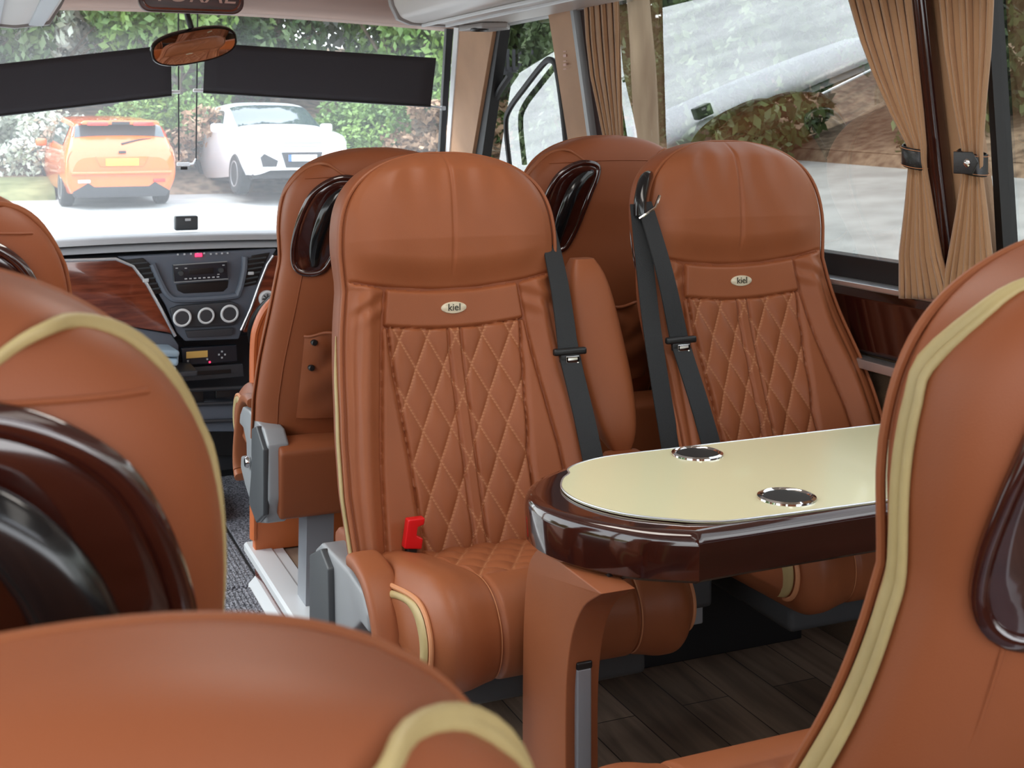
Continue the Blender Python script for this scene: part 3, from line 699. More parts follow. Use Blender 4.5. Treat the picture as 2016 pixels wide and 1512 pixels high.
# right wall below the windows, sills
z0 = 0.905
o = MB().box((1.99, 2.0, 0.36), (0.06, 6.6, 0.86)).build('wall_right', M['carpet_wall']); struct(o)
o = MB().prism([(1.945, 0.725), (1.935, 0.735), (1.925, 0.86), (1.905, 0.885), (1.99, 0.885), (1.99, 0.725)], 'y', -1.3, 3.83, 0.003).build('trim_5', M['wood']); struct(o)
o = MB().box((1.925, 1.25, 0.710), (0.045, 5.1, 0.022), 0.003).build('trim_6', M['alu']); struct(o)
o = MB().box((1.928, 1.25, 0.893), (0.060, 5.1, 0.012), 0.003).build('trim_7', M['alu']); struct(o)
o = MB().box((1.975, 1.0, 0.925), (0.05, 6.0, 0.055), 0.004).build('trim_8', M['rubber']); struct(o)
# left wall, out of view, kept low so more light comes in
o = MB().box((-0.62, 1.0, 0.11), (0.05, 4.5, 0.68)).build('wall_left', M['carpet_wall']); struct(o)
# unseen rear wall, added to cut light from behind; gap for its window
mb = MB(); mb.box((0.68, -1.22, 0.33), (2.6, 0.05, 1.14)).box((0.68, -1.22, 1.82), (2.6, 0.05, 0.34)); struct(mb.build('wall_rear', M['carpet_wall']))
# ceiling
o = MB().box((0.68, 1.9, 1.99), (2.3, 5.4, 0.04)).build('ceiling', M['rack']); struct(o)
# windscreen surface
def wsY(x, z): return 5.55-0.45*((x-0.68)/1.14)**2-0.45*(z-1.2)
def wsP(u, v, off=0.0):
    r = ray(u, v); D = 5.0
    for _ in range(40):
        x, y, z = D*r[0], D*r[1], H+D*r[2]; D += (wsY(x, z)-off-y)*0.8
    return Vector((D*r[0], D*r[1], H+D*r[2]))
mb = MB(); mb.grid([[(x, wsY(x, z), z) for x in np.linspace(-0.62, 1.84, 30)] for z in np.linspace(0.78, 1.80, 14)])
o = mb.build('window_1', M['glass_front']); struct(o)
# header above the windscreen
mb = MB(); top = []
for x in np.linspace(-0.62, 1.84, 24):
    s = ((x-0.68)/1.14)**2; zt = 1.745-0.075*s
    top.append((x, zt, wsY(x, zt)))
rows = [[(x, 4.47, 2.0) for x, z, y in top], [(x, 4.47, 1.745) for x, z, y in top], [(x, 4.55, 1.735-0.05*((x-0.68)/1.14)**2) for x, z, y in top], [(x, y-0.02, z) for x, z, y in top], [(x, y+0.12, z+0.0) for x, z, y in top], [(x, y+0.1, z+0.3) for x, z, y in top]]
mb.grid(rows); o = mb.build('wall_front_header', M['header']); struct(o)
# windscreen right edge seal, A pillar, door post, side pillars
def pillar(name, pl, m, off=0.0, th=0.04, r=0.004):
    """pl: list of (v, uL, uR) rows; built on the inner wall plane and thickened outwards"""
    mb = MB(); rings = []
    for v, ul, ur in pl:
        a = atWall(ul, v, off); b = atWall(ur, v, off); rings.append([a, b, b+Vector((th, 0, 0)), a+Vector((th, 0, 0))])
    mb.loft(rings); o = mb.build(name, m); return struct(o)
def lin(v, p, q): return p[1]+(q[1]-p[1])*(v-p[0])/(q[0]-p[0])
def rows2(L0, L1, R0, R1, vs): return [(v, lin(v, L0, L1), lin(v, R0, R1)) for v in vs]
VS = (-60, 0, 100, 200, 300, 400, 520)
# seal at the windscreen edge, tan A-pillar cover, black door frame
mb = MB(); rr = []
for v in VS:
    a = wsP(lin(v, (50, 880), (300, 866)), v, 0.01); b = wsP(lin(v, (50, 893), (300, 876)), v, 0.01); rr.append([a, b, b+Vector((0, 0.03, 0)), a+Vector((0, 0.03, 0))])
mb.loft(rr); o = mb.build('trim_9', M['rubber']); struct(o)
pillar('trim_10', rows2((50, 894), (300, 877), (50, 903), (300, 884), VS), M['white_trim'], 0.05)
pillar('wall_pillar_front', rows2((50, 903), (300, 884), (50, 972), (300, 930), VS), M['pillar'], 0.045)
pillar('trim_11', rows2((50, 962), (300, 926), (50, 986), (300, 950), VS), M['rubber'], 0.03)
VB = (-60, 0, 60, 130, 200, 270, 340, 420, 520)
pillar('wall_pillar_middle', rows2((20, 1078), (270, 1117), (20, 1124), (270, 1158), VB), M['pillar'], 0.05)
pillar('trim_12', rows2((20, 1122), (270, 1156), (20, 1128), (270, 1162), VB), M['grey'], 0.055)
pillar('trim_13', rows2((20, 1128), (270, 1161), (20, 1150), (270, 1190), VB), M['wood'], 0.03)
VC = (-60, 0, 100, 200, 300, 400, 500, 600)
pillar('wall_pillar_rear', rows2((0, 1776), (500, 1838), (0, 1870), (500, 1945), VC), M['pillar'], 0.015)
mb = MB(); L = [atWall(lin(v, (0, 1812), (500, 1868)), v, 0.04) for v in VC+(620,)]
mb.tube(L, 0.018, 14, ry=0.030); o = mb.build('trim_14', M['wood']); struct(o)
pillar('trim_15', rows2((0, 1935), (500, 1962), (0, 1944), (500, 1976), VC), M['rubber'], 0.012)
# side windows: one leaning pane each
def pane(name, ya, yb, za=0.92, zb=1.74, off=-0.012, m='glass_side', X=None):
    X = X or wallX; mb = MB()
    zz = [za, 0.9, zb] if za < 0.8 else [za, zb]; mb.add([(X(z)-off, y, z) for z in zz for y in (ya, yb)], [(2*i, 2*i+1, 2*i+3, 2*i+2) for i in range(len(zz)-1)], False); o = mb.build(name, M[m], fix=False); return struct(o)
pane('window_2', 2.16, 3.84); pane('window_3', 3.88, 5.0); pane('window_4', -1.2, 2.02)
LX = lambda z: -0.60+0.19*max(0, z-0.9)
pane('window_5', -1.2, 1.2, X=LX, za=0.45, m='glass_left'); pane('window_6', 1.28, 3.2, X=LX, za=0.45, m='glass_left'); pane('window_7', 3.3, 5.0, za=-0.1, X=lambda z: -0.60+0.19*max(0, z-0.9), m='glass_left')  # first two panes reach low, unseen, for more light and reflection
for i, y in enumerate((1.24, 3.25, 5.05)):
    mb = MB(); mb.loft([[(LX(z)-0.03, y-0.04, z), (LX(z)+0.02, y-0.04, z), (LX(z)+0.02, y+0.04, z), (LX(z)-0.03, y+0.04, z)] for z in (0.40, 0.9, 1.95)]); struct(mb.build('wall_post_left', M['pillar']))
# upper wall strips above the windows
o = MB().prism([(1.80, 1.72), (1.74, 1.99), (1.84, 1.99), (1.85, 1.72)], 'y', -1.2, 5.0).build('wall_right_upper', M['pillar']); struct(o)
o = MB().prism([(-0.44, 1.74), (-0.38, 1.99), (-0.47, 1.99), (-0.50, 1.74)], 'y', -1.2, 5.0).build('wall_left_upper', M['pillar']); struct(o)
# driver window inner frame: curved dark moulding
fr = [(1004, 330), (996, 250), (1003, 215), (1035, 170), (1068, 128), (1082, 118), (1094, 130), (1104, 190), (1113, 270), (1120, 350)]
mb = MB(); mb.tube([atWall(u, v, 0.02) for u, v in [(p.x, p.y) for p in spline([(a, b, 0) for a, b in fr], 6)]], 0.012, 8, ry=0.010)
o = mb.build('driver_door_frame', M['rubber']); tag(o, 'curved dark frame of the driver side door glass ahead of the middle pillar', 'door frame')
mb = MB(); mb.tube([atWall(u, v, 0.0) for u, v in [(p.x, p.y) for p in spline([(948, 330, 0), (957, 250, 0), (978, 190, 0), (1004, 148, 0)], 6)]], [0.014]*19, 8, ry=0.012)
o = mb.build('mirror_arm', M['rubber']); tag(o, 'dark curved mirror arm seen through the driver door glass', 'mirror arm')
# ---------------- luggage racks
def rack(name, label, poly, ya, yb, mirror):
    r = thing(name, label, 'luggage rack', (0, yb, 0))
    body = MB().prism(poly, 'y', ya-yb, -0.03, 0.012).build('rack_body', M['rack'], r)
    return r
rk = thing('luggage_rack', 'pale overhead luggage rack above the right windows', 'luggage rack', (0, 4.28, 0))
poly = [(1.36, 1.700), (1.385, 1.655), (1.43, 1.638), (1.72, 1.632), (1.745, 1.66), (1.735, 1.95), (1.40, 1.95), (1.34, 1.80)]
MB().prism(poly, 'y', -5.3, 0.0, 0.014).build('rack_body', M['rack'], rk)
MB().prism([(a*1.0+(a-1.56)*0.035, b-0.006 if b < 1.7 else b) for a, b in poly], 'y', 0.0, 0.035, 0.006).build('end_cap', M['rack_grey'], rk)
MB().box((1.47, -2.65, 1.630), (0.010, 5.3, 0.012), 0.003).build('trim_bead', M['white_trim'], rk)
MB().box((1.56, -2.65, 1.632), (0.008, 5.3, 0.012), 0.003).build('trim_bead', M['white_trim'], rk)
mb = MB(); mb.prism([(1.60, -0.02), (1.72, -0.02), (1.745, -0.16), (1.70, -0.24), (1.62, -0.20)], 'z', 1.612, 1.632, 0.006); mb.build('reading_lamp', M['rack_grey'], rk)
mb = MB(); mb.tube([(1.64+0.028*math.cos(a), -0.13+0.04*math.sin(a), 1.611) for a in np.linspace(0, 2*PI, 20)[:-1]], 0.005, 6, closed=True); mb.build('air_nozzle', M['black'], rk)
# valance over the door window, behind the rack end
o = MB().box((1.79, 3.9, 1.665), (0.05, 0.95, 0.05), 0.006).build('window_valance', M['rack_grey']); tag(o, 'grey valance over the driver door window beyond the rack end', 'valance')
lk = thing('luggage_rack', 'grey overhead luggage rack cropped in the top left corner', 'luggage rack', (0, 4.25, 0))
poly = [(-0.37, 1.62), (0.10, 1.585), (0.20, 1.60), (0.235, 1.66), (0.29, 1.78), (0.29, 1.95), (-0.35, 1.95)]
MB().prism(poly, 'y', -4.6, 0.0, 0.014).build('rack_body', M['rack'], lk)
MB().prism([(a+(a-0.0)*0.03, b-0.008 if b < 1.7 else b) for a, b in poly], 'y', 0.0, 0.035, 0.006).build('end_cap', M['rack_grey'], lk)
for x in (0.035, 0.165): MB().box((x, -2.3, 1.583 if x < 0.1 else 1.592), (0.045, 4.6, 0.012), 0.004).build('light_strip', M['rack_lamp'], lk)
# ---------------- curtains
def curtain(label, rows, tie=None, npl=9, off=0.055, amp=0.016, snap=False, m='curtain'):
    """rows: (v, uL, uR) edges on the inner window plane; pleated cloth"""
    r = thing('curtain', label, 'curtain', (0, 0, 0))
    vs = [q[0] for q in rows]; mb = MB(); P = []; NV, NU = 60, npl*14
    y0 = atWall((rows[0][1]+rows[0][2])/2, rows[0][0], off)
    r.location = (y0.x, y0.y, 0.9)
    w0 = rows[0][2]-rows[0][1]
    for i in range(NV+1):
        v = vs[0]+(vs[-1]-vs[0])*i/NV; ul = interp(v, vs, [q[1] for q in rows]); ur = interp(v, vs, [q[2] for q in rows]); row = []
        k = min(1.0, (ur-ul)/w0*1.2)
        for j in range(NU+1):
            q = j/NU; u = ul+(ur-ul)*q; ph = q*npl*2*PI+0.6*math.sin(v*0.01+q*5)
            a = amp*(0.55+0.45*k)*(0.8+0.4*math.sin(q*17))
            p = atWall(u, v, off+a*math.sin(ph)+0.3*a*math.sin(2*ph+1)); p.y += 0.004*math.cos(ph); row.append(p-r.location)
        P.append(row)
    mb.grid(P); o = mb.build('cloth', M[m], r, fix=False)
    s = o.modifiers.new('thick', 'SOLIDIFY'); s.thickness = 0.0018; s.offset = 0
    if tie is not None:
        v, ul, ur, hh = tie; a = atWall(ul, v, off)-r.location; b = atWall(ur, v, off)-r.location; c = (a+b)/2; w = (b-a).length/2+0.008
        t = MB(); rings = []
        for zz in (-hh, -hh*0.9, 0, hh*0.9, hh):
            e = 0.93 if abs(zz) == hh else 1.0
            rings.append([c+Vector((0.026*e*math.sin(2*PI*k/28), w*e*math.cos(2*PI*k/28), zz+0.006*math.cos(2*PI*k/28))) for k in range(28)])
        t.loft(rings, caps=False); tb = t.build('tie_band', M['black'], r); tb['label'] = 'black leather tie band'
        sd = tb.modifiers.new('thick', 'SOLIDIFY'); sd.thickness = 0.003
        st = MB()
        for zz in (-hh*0.82, hh*0.82): st.tube([c+Vector((0.0285*math.sin(2*PI*k/28), (w+0.0018)*math.cos(2*PI*k/28), zz+0.006*math.cos(2*PI*k/28))) for k in range(28)], 0.0007, 5, closed=True)
        st.build('stitching', M['stitch'], tb)
        if snap:
            f = MB(); cc = c+Vector((-0.031, -0.012, 0)); f.prism([(cc.y+0.03, -hh+cc.z), (cc.y-0.02, -hh+cc.z), (cc.y-0.036, cc.z+0.002), (cc.y-0.02, hh+cc.z), (cc.y+0.03, hh+cc.z)], 'x', cc.x-0.002, cc.x+0.002, 0.0015); f.build('tie_flap', M['black'], tb)
            s2 = MB(); s2.lathe((cc.x-0.003, cc.y-0.008, cc.z), [(0.001, -0.004), (0.005, -0.0035), (0.0085, 0.0), (0.0085, 0.003)], 18, 'x'); s2.build('snap_button', M['chrome'], tb)
    return r
curtain('tan curtain hanging between the middle pillar and the dark window edge', [(-60, 1146, 1214), (0, 1150, 1219), (80, 1155, 1222), (150, 1163, 1224), (220, 1178, 1226), (270, 1188, 1228), (340, 1196, 1232), (420, 1190, 1236)], None, 6, 0.06, 0.012)
curtain('tan pleated curtain gathered by a plain black tie left of the dark pole', [(-60, 1655, 1790), (0, 1673, 1797), (80, 1696, 1806), (150, 1722, 1813), (220, 1753, 1820), (285, 1787, 1824), (325, 1791, 1824), (400, 1784, 1838), (500, 1772, 1856), (588, 1772, 1880)], (309, 1788, 1815, 0.022), 8, 0.075, 0.016)
curtain('tan pleated curtain whose black tie has a chrome snap, right of the dark pole', [(-60, 1845, 1952), (0, 1852, 1958), (100, 1862, 1953), (200, 1878, 1943), (295, 1896, 1935), (345, 1896, 1935), (420, 1884, 1946), (540, 1862, 1960), (620, 1852, 1966)], (320, 1898, 1932, 0.022), 8, 0.075, 0.016, True)
# ---------------- sun blinds, cords, mirror, sign
def blind(label, tl, tr, br, bl, n=16):
    r = thing('sun_blind', label, 'sun blind', tuple(wsP(*bl, 0.09)))
    mb = MB(); P = []
    for i in range(9):
        q = i/8; P.append([wsP(tl[0]*(1-s)*(1-q)+tr[0]*s*(1-q)+bl[0]*(1-s)*q+br[0]*s*q, tl[1]*(1-s)*(1-q)+tr[1]*s*(1-q)+bl[1]*(1-s)*q+br[1]*s*q, 0.09)-r.location for s in np.linspace(0, 1, n+1)])
    mb.grid(P); o = mb.build('blind_fabric', M['blind'], r, fix=False); s = o.modifiers.new('thick', 'SOLIDIFY'); s.thickness = 0.003
    MB().tube(P[-1], 0.006, 8).build('bottom_bar', M['black'], r)
    return r, P
bL, PL = blind('dark sun blind on the left half of the windscreen', (-130, 140), (336, 88), (338, 187), (-130, 242))
bR, PR = blind('dark sun blind on the right half of the windscreen', (404, 84), (859, 114), (848, 209), (400, 181))
MB().tube([PR[-1][-1], wsP(874, 213, 0.03)-bR.location], 0.004, 8).box(wsP(872, 213, 0.03)-bR.location, (0.02, 0.02, 0.018), 0.004).build('end_bracket', M['grey'], bR)
gc = thing('blind_cords', 'pair of thin dark blind cords hanging down the middle of the windscreen', 'cord', tuple(wsP(366, 325, 0.07)))
for (ua, ub) in ((351, 352), (389, 386)):
    MB().tube([wsP(ua+(ub-ua)*q, 24+(316-24)*q, 0.07)-gc.location for q in np.linspace(0, 1, 12)], 0.0035, 6).build('cord', M['black'], gc)
MB().tube([wsP(386, 312, 0.07)-gc.location, wsP(380, 322, 0.07)-gc.location, wsP(358, 325, 0.07)-gc.location], 0.004, 6).box(wsP(361, 323, 0.07)-gc.location, (0.055, 0.012, 0.014), 0.003).build('lower_clip', M['white_trim'], gc)
MB().box(wsP(362, 331, 0.07)-gc.location, (0.03, 0.012, 0.014), 0.003).build('clip_latch', M['black'], gc)
for u, v in ((344, 181), (391, 178)):
    MB().box(wsP(u, v, 0.075)-gc.location, (0.045, 0.014, 0.014), 0.004).build('cord_clip', M['white_trim'], gc)
# mirror
mc = atY(383, 91, 4.80)
mr = thing('rear_view_mirror', 'oval rear view mirror hanging in front of the windscreen reflecting orange leather', 'mirror', tuple(mc))
RM = Matrix.Rotation(math.radians(-9), 4, 'Y')
def pill(a, b, n=40, e=2.6):
    return [(a*math.copysign(abs(math.cos(t))**(2/e), math.cos(t)), b*math.copysign(abs(math.sin(t))**(2/e), math.sin(t))) for t in np.linspace(0, 2*PI, n+1)[:-1]]
mb = MB(); rings = [[(x*q, y, z*q) for x, z in pill(0.165, 0.068)] for q, y in ((0.6, 0.045), (0.9, 0.035), (1.0, 0.015), (1.0, 0.0), (0.975, -0.004))]
mb.loft(rings); hs = mb.build('mirror_housing', M['gloss_black'], mr)
mirmat = mat('mirror_glass', (0.9, 0.9, 0.92), 0.01, metal=1.0)
mb = MB(); pl_ = pill(0.155, 0.060); mb.loft([[(x*q, -0.0055-0.004*(1-q*q), z*q) for x, z in pl_] for q in (1.0, 0.8, 0.6, 0.4, 0.2, 0.02)]); mg = mb.build('mirror_glass', mirmat, mr)
c_ = (Vector((0, 0, H))-mc).normalized(); s_ = (Vector((1.25, 3.95, 0.92))-mc).normalized()
mr.rotation_euler = ((c_+s_).normalized().to_track_quat('-Y', 'Z').to_matrix() @ Matrix.Rotation(math.radians(-13), 3, 'Y')).to_euler()
st = MB(); q = Vector((0, 0.02, 0.03)); st.tube(spline([(0.01, 0.03, 0.03), (0.0, 0.05, 0.12), (-0.012, 0.0, 0.22)], 5), 0.011, 10); st.build('mirror_stem', M['black'], mr)
# sign above the windscreen
sc_ = atY(378, -14, 4.44)
sg = thing('name_sign', 'glossy dark name sign over the windscreen with pale raised letters reading TURAL', 'sign', (sc_.x, 4.45, sc_.z))
W = 0.178
def rr(a, b, c): return [(-a, b), (a, b)]+[(a-c+c*math.cos(t), -b+c+c*math.sin(-t)) for t in np.linspace(0, PI/2, 7)]+[(-a+c-c*math.sin(t), -b+c-c*math.cos(t)) for t in np.linspace(0, PI/2, 7)]
MB().prism(rr(0.180, 0.07, 0.04), 'y', -0.012, 0.02, 0.006).build('sign_board', M['sign_wood'], sg)
MB().tube([Vector((x, -0.014, z)) for x, z in rr(0.165, 0.058, 0.035)], 0.004, 6, closed=True).build('sign_border', M['wood_red'], sg)
t = text_mesh('TURAL', 0.075, 0.002, M['sign_letter'], 0.25); t.transform(Matrix.Translation((0.005, -0.0165, -0.010)) @ Matrix.Rotation(PI/2, 4, 'X') @ Matrix.Scale(1.25, 4, (1, 0, 0)))
lt = new_obj('lettering', t, sg)
# EXIT-like embossing on the middle pillar: small pale mark
pm = atWall(1112, 118, 0.056); mk = thing('pillar_label', 'small pale upright label on the tan middle pillar', 'label', tuple(pm))
mb = MB()
for dz, hh in ((0.028, 0.003), (0.014, 0.009), (-0.004, 0.003), (-0.016, 0.008), (-0.030, 0.003)):
    mb.box((0, 0, dz), (0.002, 0.022, hh), 0.0)
mb.build('label_marks', M['sign_letter'], mk); 
# ---------------- dashboard
DY = 4.80
def dp(u, v, dy=0.0): return atY(u, v, DY+dy)
def dprism(mb, px, dy=0.0, th=0.02, r=0.003):
    P = [dp(u, v, dy) for u, v in px]; mb.prism([(p.x, p.z) for p in P], 'y', DY+dy, DY+dy+th, r); return mb
db = thing('dashboard', 'dark dashboard with wood panels, radio and climate dials across the front', 'dashboard', (0.68, DY, -0.12))
def dbuild(mb, nm, m, parent=None, label=None):
    o = mb.build(nm, M[m]); p = parent or db; o.parent = p
    # world -> parent local
    off = Vector(db.location); 
    if parent is None or parent is db:
        o.data.transform(Matrix.Translation(-off))
    else: o.data.transform(Matrix.Translation(-off))
    if label: o['label'] = label
    return o
# main mass
mb = MB(); mb.box((0.66, 5.12, 0.62), (2.36, 0.50, 0.34), 0.02); mb.box((0.66, 5.22, 0.2), (2.36, 0.2, 0.7), 0.01)
dbuild(mb, 'dashboard_body', 'dash_dark')
mb = MB(); P = []
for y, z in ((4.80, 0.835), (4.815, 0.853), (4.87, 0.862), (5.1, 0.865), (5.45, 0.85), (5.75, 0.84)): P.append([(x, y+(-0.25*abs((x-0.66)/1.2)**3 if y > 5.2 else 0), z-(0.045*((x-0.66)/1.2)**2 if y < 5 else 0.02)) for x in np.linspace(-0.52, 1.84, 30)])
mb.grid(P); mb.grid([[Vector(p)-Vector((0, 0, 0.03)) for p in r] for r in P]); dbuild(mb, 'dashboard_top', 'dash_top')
dbuild(dprism(MB(), [(-300, 524), (130, 513), (228, 510), (262, 524), (290, 560), (318, 610), (343, 660), (330, 655), (235, 640), (130, 620), (-300, 600)], -0.03, 0.06, 0.006), 'wood_panel', 'wood_red', label='reddish glossy wood panel')
dbuild(dprism(MB(), [(-300, 640), (235, 640), (338, 658), (352, 680), (352, 790), (500, 790), (500, 850), (-300, 850)], -0.005, 0.05, 0.004), 'lower_panel', 'dash')
mb = MB(); mb.tube([dp(u, v, -0.035) for u, v in ((-300, 524), (130, 513), (228, 510), (262, 524), (290, 560), (318, 610), (345, 662))], 0.006, 8); dbuild(mb, 'panel_strip', 'alu')
dbuild(dprism(MB(), [(538, 503), (528, 520), (512, 560), (495, 608), (478, 650), (480, 655), (545, 650), (600, 600), (600, 503)], -0.03, 0.05, 0.006), 'wood_panel', 'wood_red', label='reddish glossy wood panel')
mb = MB(); mb.tube([dp(u, v, -0.035) for u, v in ((538, 503), (526, 520), (510, 560), (493, 608), (474, 650))], 0.005, 8); dbuild(mb, 'panel_strip', 'alu')
fa = dbuild(dprism(MB(), [(232, 506), (545, 490), (532, 512), (515, 545), (498, 595), (478, 645), (470, 668), (365, 672), (348, 655), (325, 600), (300, 560), (268, 522)], -0.02, 0.05, 0.006), 'centre_fascia', 'dash', label='slate grey centre fascia')
# hood lip around the radio
lipo = [(300, 520), (318, 560), (334, 584), (360, 590), (455, 584), (470, 574), (480, 535), (482, 505)]
mb = MB(); mb.tube([dp(u, v, -0.03) for u, v in [(p.x, p.y) for p in spline([(a, b, 0) for a, b in lipo], 5)]], 0.012, 8); dbuild(mb, 'radio_surround', 'dash', fa)
ra = dbuild(dprism(MB(), [(341, 522), (447, 515), (449, 549), (343, 556)], -0.045, 0.05, 0.003), 'radio', 'radio')
dbuild(dprism(MB(), [(372, 530), (420, 527), (420, 538), (372, 541)], -0.048, 0.01, 0.001), 'radio_display', 'black', ra)
mb = MB()
for u, v in ((356, 538), (435, 532)): c = dp(u, v, -0.05); mb.lathe(c, [(0.001, -0.008), (0.009, -0.008), (0.010, 0.0), (0.010, 0.01)], 16, 'y')
dbuild(mb, 'radio_knob', 'grey_dark', ra)
mb = MB()
for k in range(8): c = dp(366+k*9, 549-k*0.55, -0.047); mb.box(c, (0.009, 0.004, 0.004))
for u, v in ((348, 528), (440, 522), (366, 528), (430, 540)): mb.box(dp(u, v, -0.047), (0.008, 0.004, 0.003))
dbuild(mb, 'radio_buttons', 'icon', ra)
mb = MB(); mb.tube([dp(u, v, -0.046) for u, v in ((341, 522), (447, 515), (449, 549), (343, 556))], 0.0025, 6, closed=True); dbuild(mb, 'radio_rim', 'grey', ra)
dbuild(dprism(MB(), [(346, 560), (450, 552), (448, 566), (440, 574), (362, 578), (350, 572)], -0.024, 0.03, 0.003), 'storage_slot', 'black')
mb = MB()
for k in range(5): mb.box(dp(350+k*13, 501-k*0.6, -0.025), (0.006, 0.006, 0.006))
for k in range(4): mb.box(dp(415+k*11, 500-k*0.6, -0.025), (0.006, 0.006, 0.006))
dbuild(mb, 'switch_icons', 'icon', fa)
dbuild(MB().box(dp(391, 502, -0.026), (0.026, 0.006, 0.014), 0.002), 'hazard_lamp', 'redlamp', fa, 'lit red hazard button')
# vents
def vent(px, slats, name='air_vent'):
    v = dbuild(dprism(MB(), px, -0.026, 0.03, 0.003), name, 'black')
    for (a, b) in slats:
        mb = MB(); mb.tube([dp(*a, -0.030), dp(*b, -0.030)], 0.0055, 6, ry=0.004); dbuild(mb, 'slat', 'grey_dark', v)
    return v
vl = vent([(244, 512), (282, 508), (298, 522), (322, 576), (300, 582), (284, 560), (262, 525)], [((258+i*7.5, 520+i*10), (290+i*6, 517+i*10)) for i in range(6)])
dbuild(MB().box(dp(287, 552, -0.036), (0.022, 0.01, 0.014), 0.003), 'vent_tab', 'icon', vl)
vr = vent([(496, 503), (532, 497), (516, 530), (505, 560), (478, 566), (480, 530)], [((484-i*0.6, 512+i*9.5), (524-i*4, 507+i*9.5)) for i in range(6)])
dbuild(MB().box(dp(494, 538, -0.036), (0.022, 0.01, 0.012), 0.003), 'vent_tab', 'icon', vr)
# climate panel
cp = dbuild(dprism(MB(), [(335, 608), (350, 602), (455, 594), (470, 600), (474, 622), (462, 640), (360, 646), (342, 636)], -0.040, 0.03, 0.005), 'climate_panel', 'dash_dark')
for u, v, r in ((358, 625, 0.034), (405, 621, 0.031), (451, 617, 0.034)):
    c = dp(u, v, -0.05); d = dbuild(MB().lathe(c, [(0.001, -0.012), (r*0.74, -0.012), (r*0.78, -0.006), (r*0.8, 0.01)], 28, 'y'), 'climate_dial', 'dash_dark', cp)
    mb = MB(); mb.tube([c+Vector((r*0.86*math.cos(a), -0.009, r*0.86*math.sin(a))) for a in np.linspace(0, 2*PI, 33)[:-1]], r*0.15, 8, closed=True); o = mb.build('dial_ring', M['white_trim']); o.data.transform(Matrix.Translation(-Vector(db.location))); o.parent = cp; o['label'] = 'pale ring around the dial'
dbuild(dprism(MB(), [(365, 652), (460, 646), (457, 660), (370, 665)], -0.04, 0.02, 0.002), 'button_row', 'dash_dark')
# tachograph and slots
tg = dbuild(dprism(MB(), [(357, 686), (466, 679), (468, 711), (360, 720)], -0.015, 0.03, 0.003), 'tachograph', 'radio')
dbuild(dprism(MB(), [(367, 693), (409, 690), (409, 703), (367, 706)], -0.018, 0.01, 0.001), 'tachograph_display', 'amber', tg, 'amber display')
mb = MB()
for u, v in ((370, 711), (408, 707), (437, 692), (437, 704), (431, 698), (443, 698)): mb.box(dp(u, v, -0.018), (0.006, 0.006, 0.006))
dbuild(mb, 'tachograph_buttons', 'icon', tg); dbuild(MB().box(dp(413, 713, -0.018), (0.006, 0.006, 0.006)), 'red_button', 'redlamp', tg)
dbuild(dprism(MB(), [(352, 725), (478, 716), (481, 742), (356, 752)], -0.012, 0.03, 0.004), 'lower_slot', 'dash_dark')
dbuild(dprism(MB(), [(366, 733), (455, 727), (455, 735), (366, 741)], -0.015, 0.03, 0.002), 'slot_lid', 'black')
mb = MB()
for (a, b) in (((335, 770), (495, 762)), ((335, 798), (495, 792)), ((340, 832), (500, 826))): mb.tube([dp(*a, -0.02), dp(*b, -0.02)], 0.008, 8)
dbuild(mb, 'lower_shelf', 'dash_dark')
dbuild(dprism(MB(), [(425, 765), (482, 762), (482, 780), (425, 784)], -0.018, 0.03, 0.003), 'cup_tray', 'black'); dbuild(dprism(MB(), [(362, 770), (400, 768), (402, 795), (364, 797)], -0.016, 0.03, 0.003), 'cup_tray', 'black')
dbuild(dprism(MB(), [(330, 850), (520, 850), (520, 898), (330, 898)], 0.25, 0.05, 0.004), 'footwell_panel', 'rubber')
# round vent at the right behind the front seat, white paper below
c = dp(526, 588, -0.04); rv = dbuild(MB().lathe(c, [(0.001, -0.004), (0.020, -0.004), (0.024, -0.008), (0.031, -0.006), (0.032, 0.02)], 28, 'y'), 'round_vent', 'white_trim', None, 'pale round air vent')
mb = MB()
for k in range(4): a = k*PI/4; mb.tube([c+Vector((0.019*math.cos(a), -0.007, 0.019*math.sin(a))), c-Vector((0.019*math.cos(a), 0.007, 0.019*math.sin(a)))], 0.003, 6)
dbuild(mb, 'vent_grille', 'black', rv)
# steering wheel low behind seat
sw = thing('steering_wheel', 'black steering wheel almost hidden behind the front aisle seat', 'steering wheel', tuple(atY(600, 640, 4.62)))
mb = MB(); mb.tube([(0.2*math.cos(a), 0.10*math.sin(a)*-1, 0.16*math.sin(a)) for a in np.linspace(0, 2*PI, 41)[:-1]], 0.014, 10, closed=True); mb.build('rim', M['black'], sw)
mb = MB(); mb.box((0, 0.01, 0), (0.14, 0.04, 0.10), 0.02); mb.tube([(0, 0.02, 0), (0, 0.16, -0.06)], 0.03, 12); mb.box((0, 0, 0), (0.38, 0.02, 0.03), 0.008); mb.build('hub', M['dash_dark'], sw)
p = dp(545, 612, -0.06); pa = MB().prism([(p.x-0.05, p.z-0.02), (p.x-0.01, p.z+0.03), (p.x+0.08, p.z+0.06), (p.x+0.08, p.z-0.01), (p.x, p.z-0.035)], 'y', p.y-0.004, p.y+0.004, 0.001).build('paper_sheet', M['paper']); tag(pa, 'white sheet of paper below the round vent, left of the front seat', 'paper')
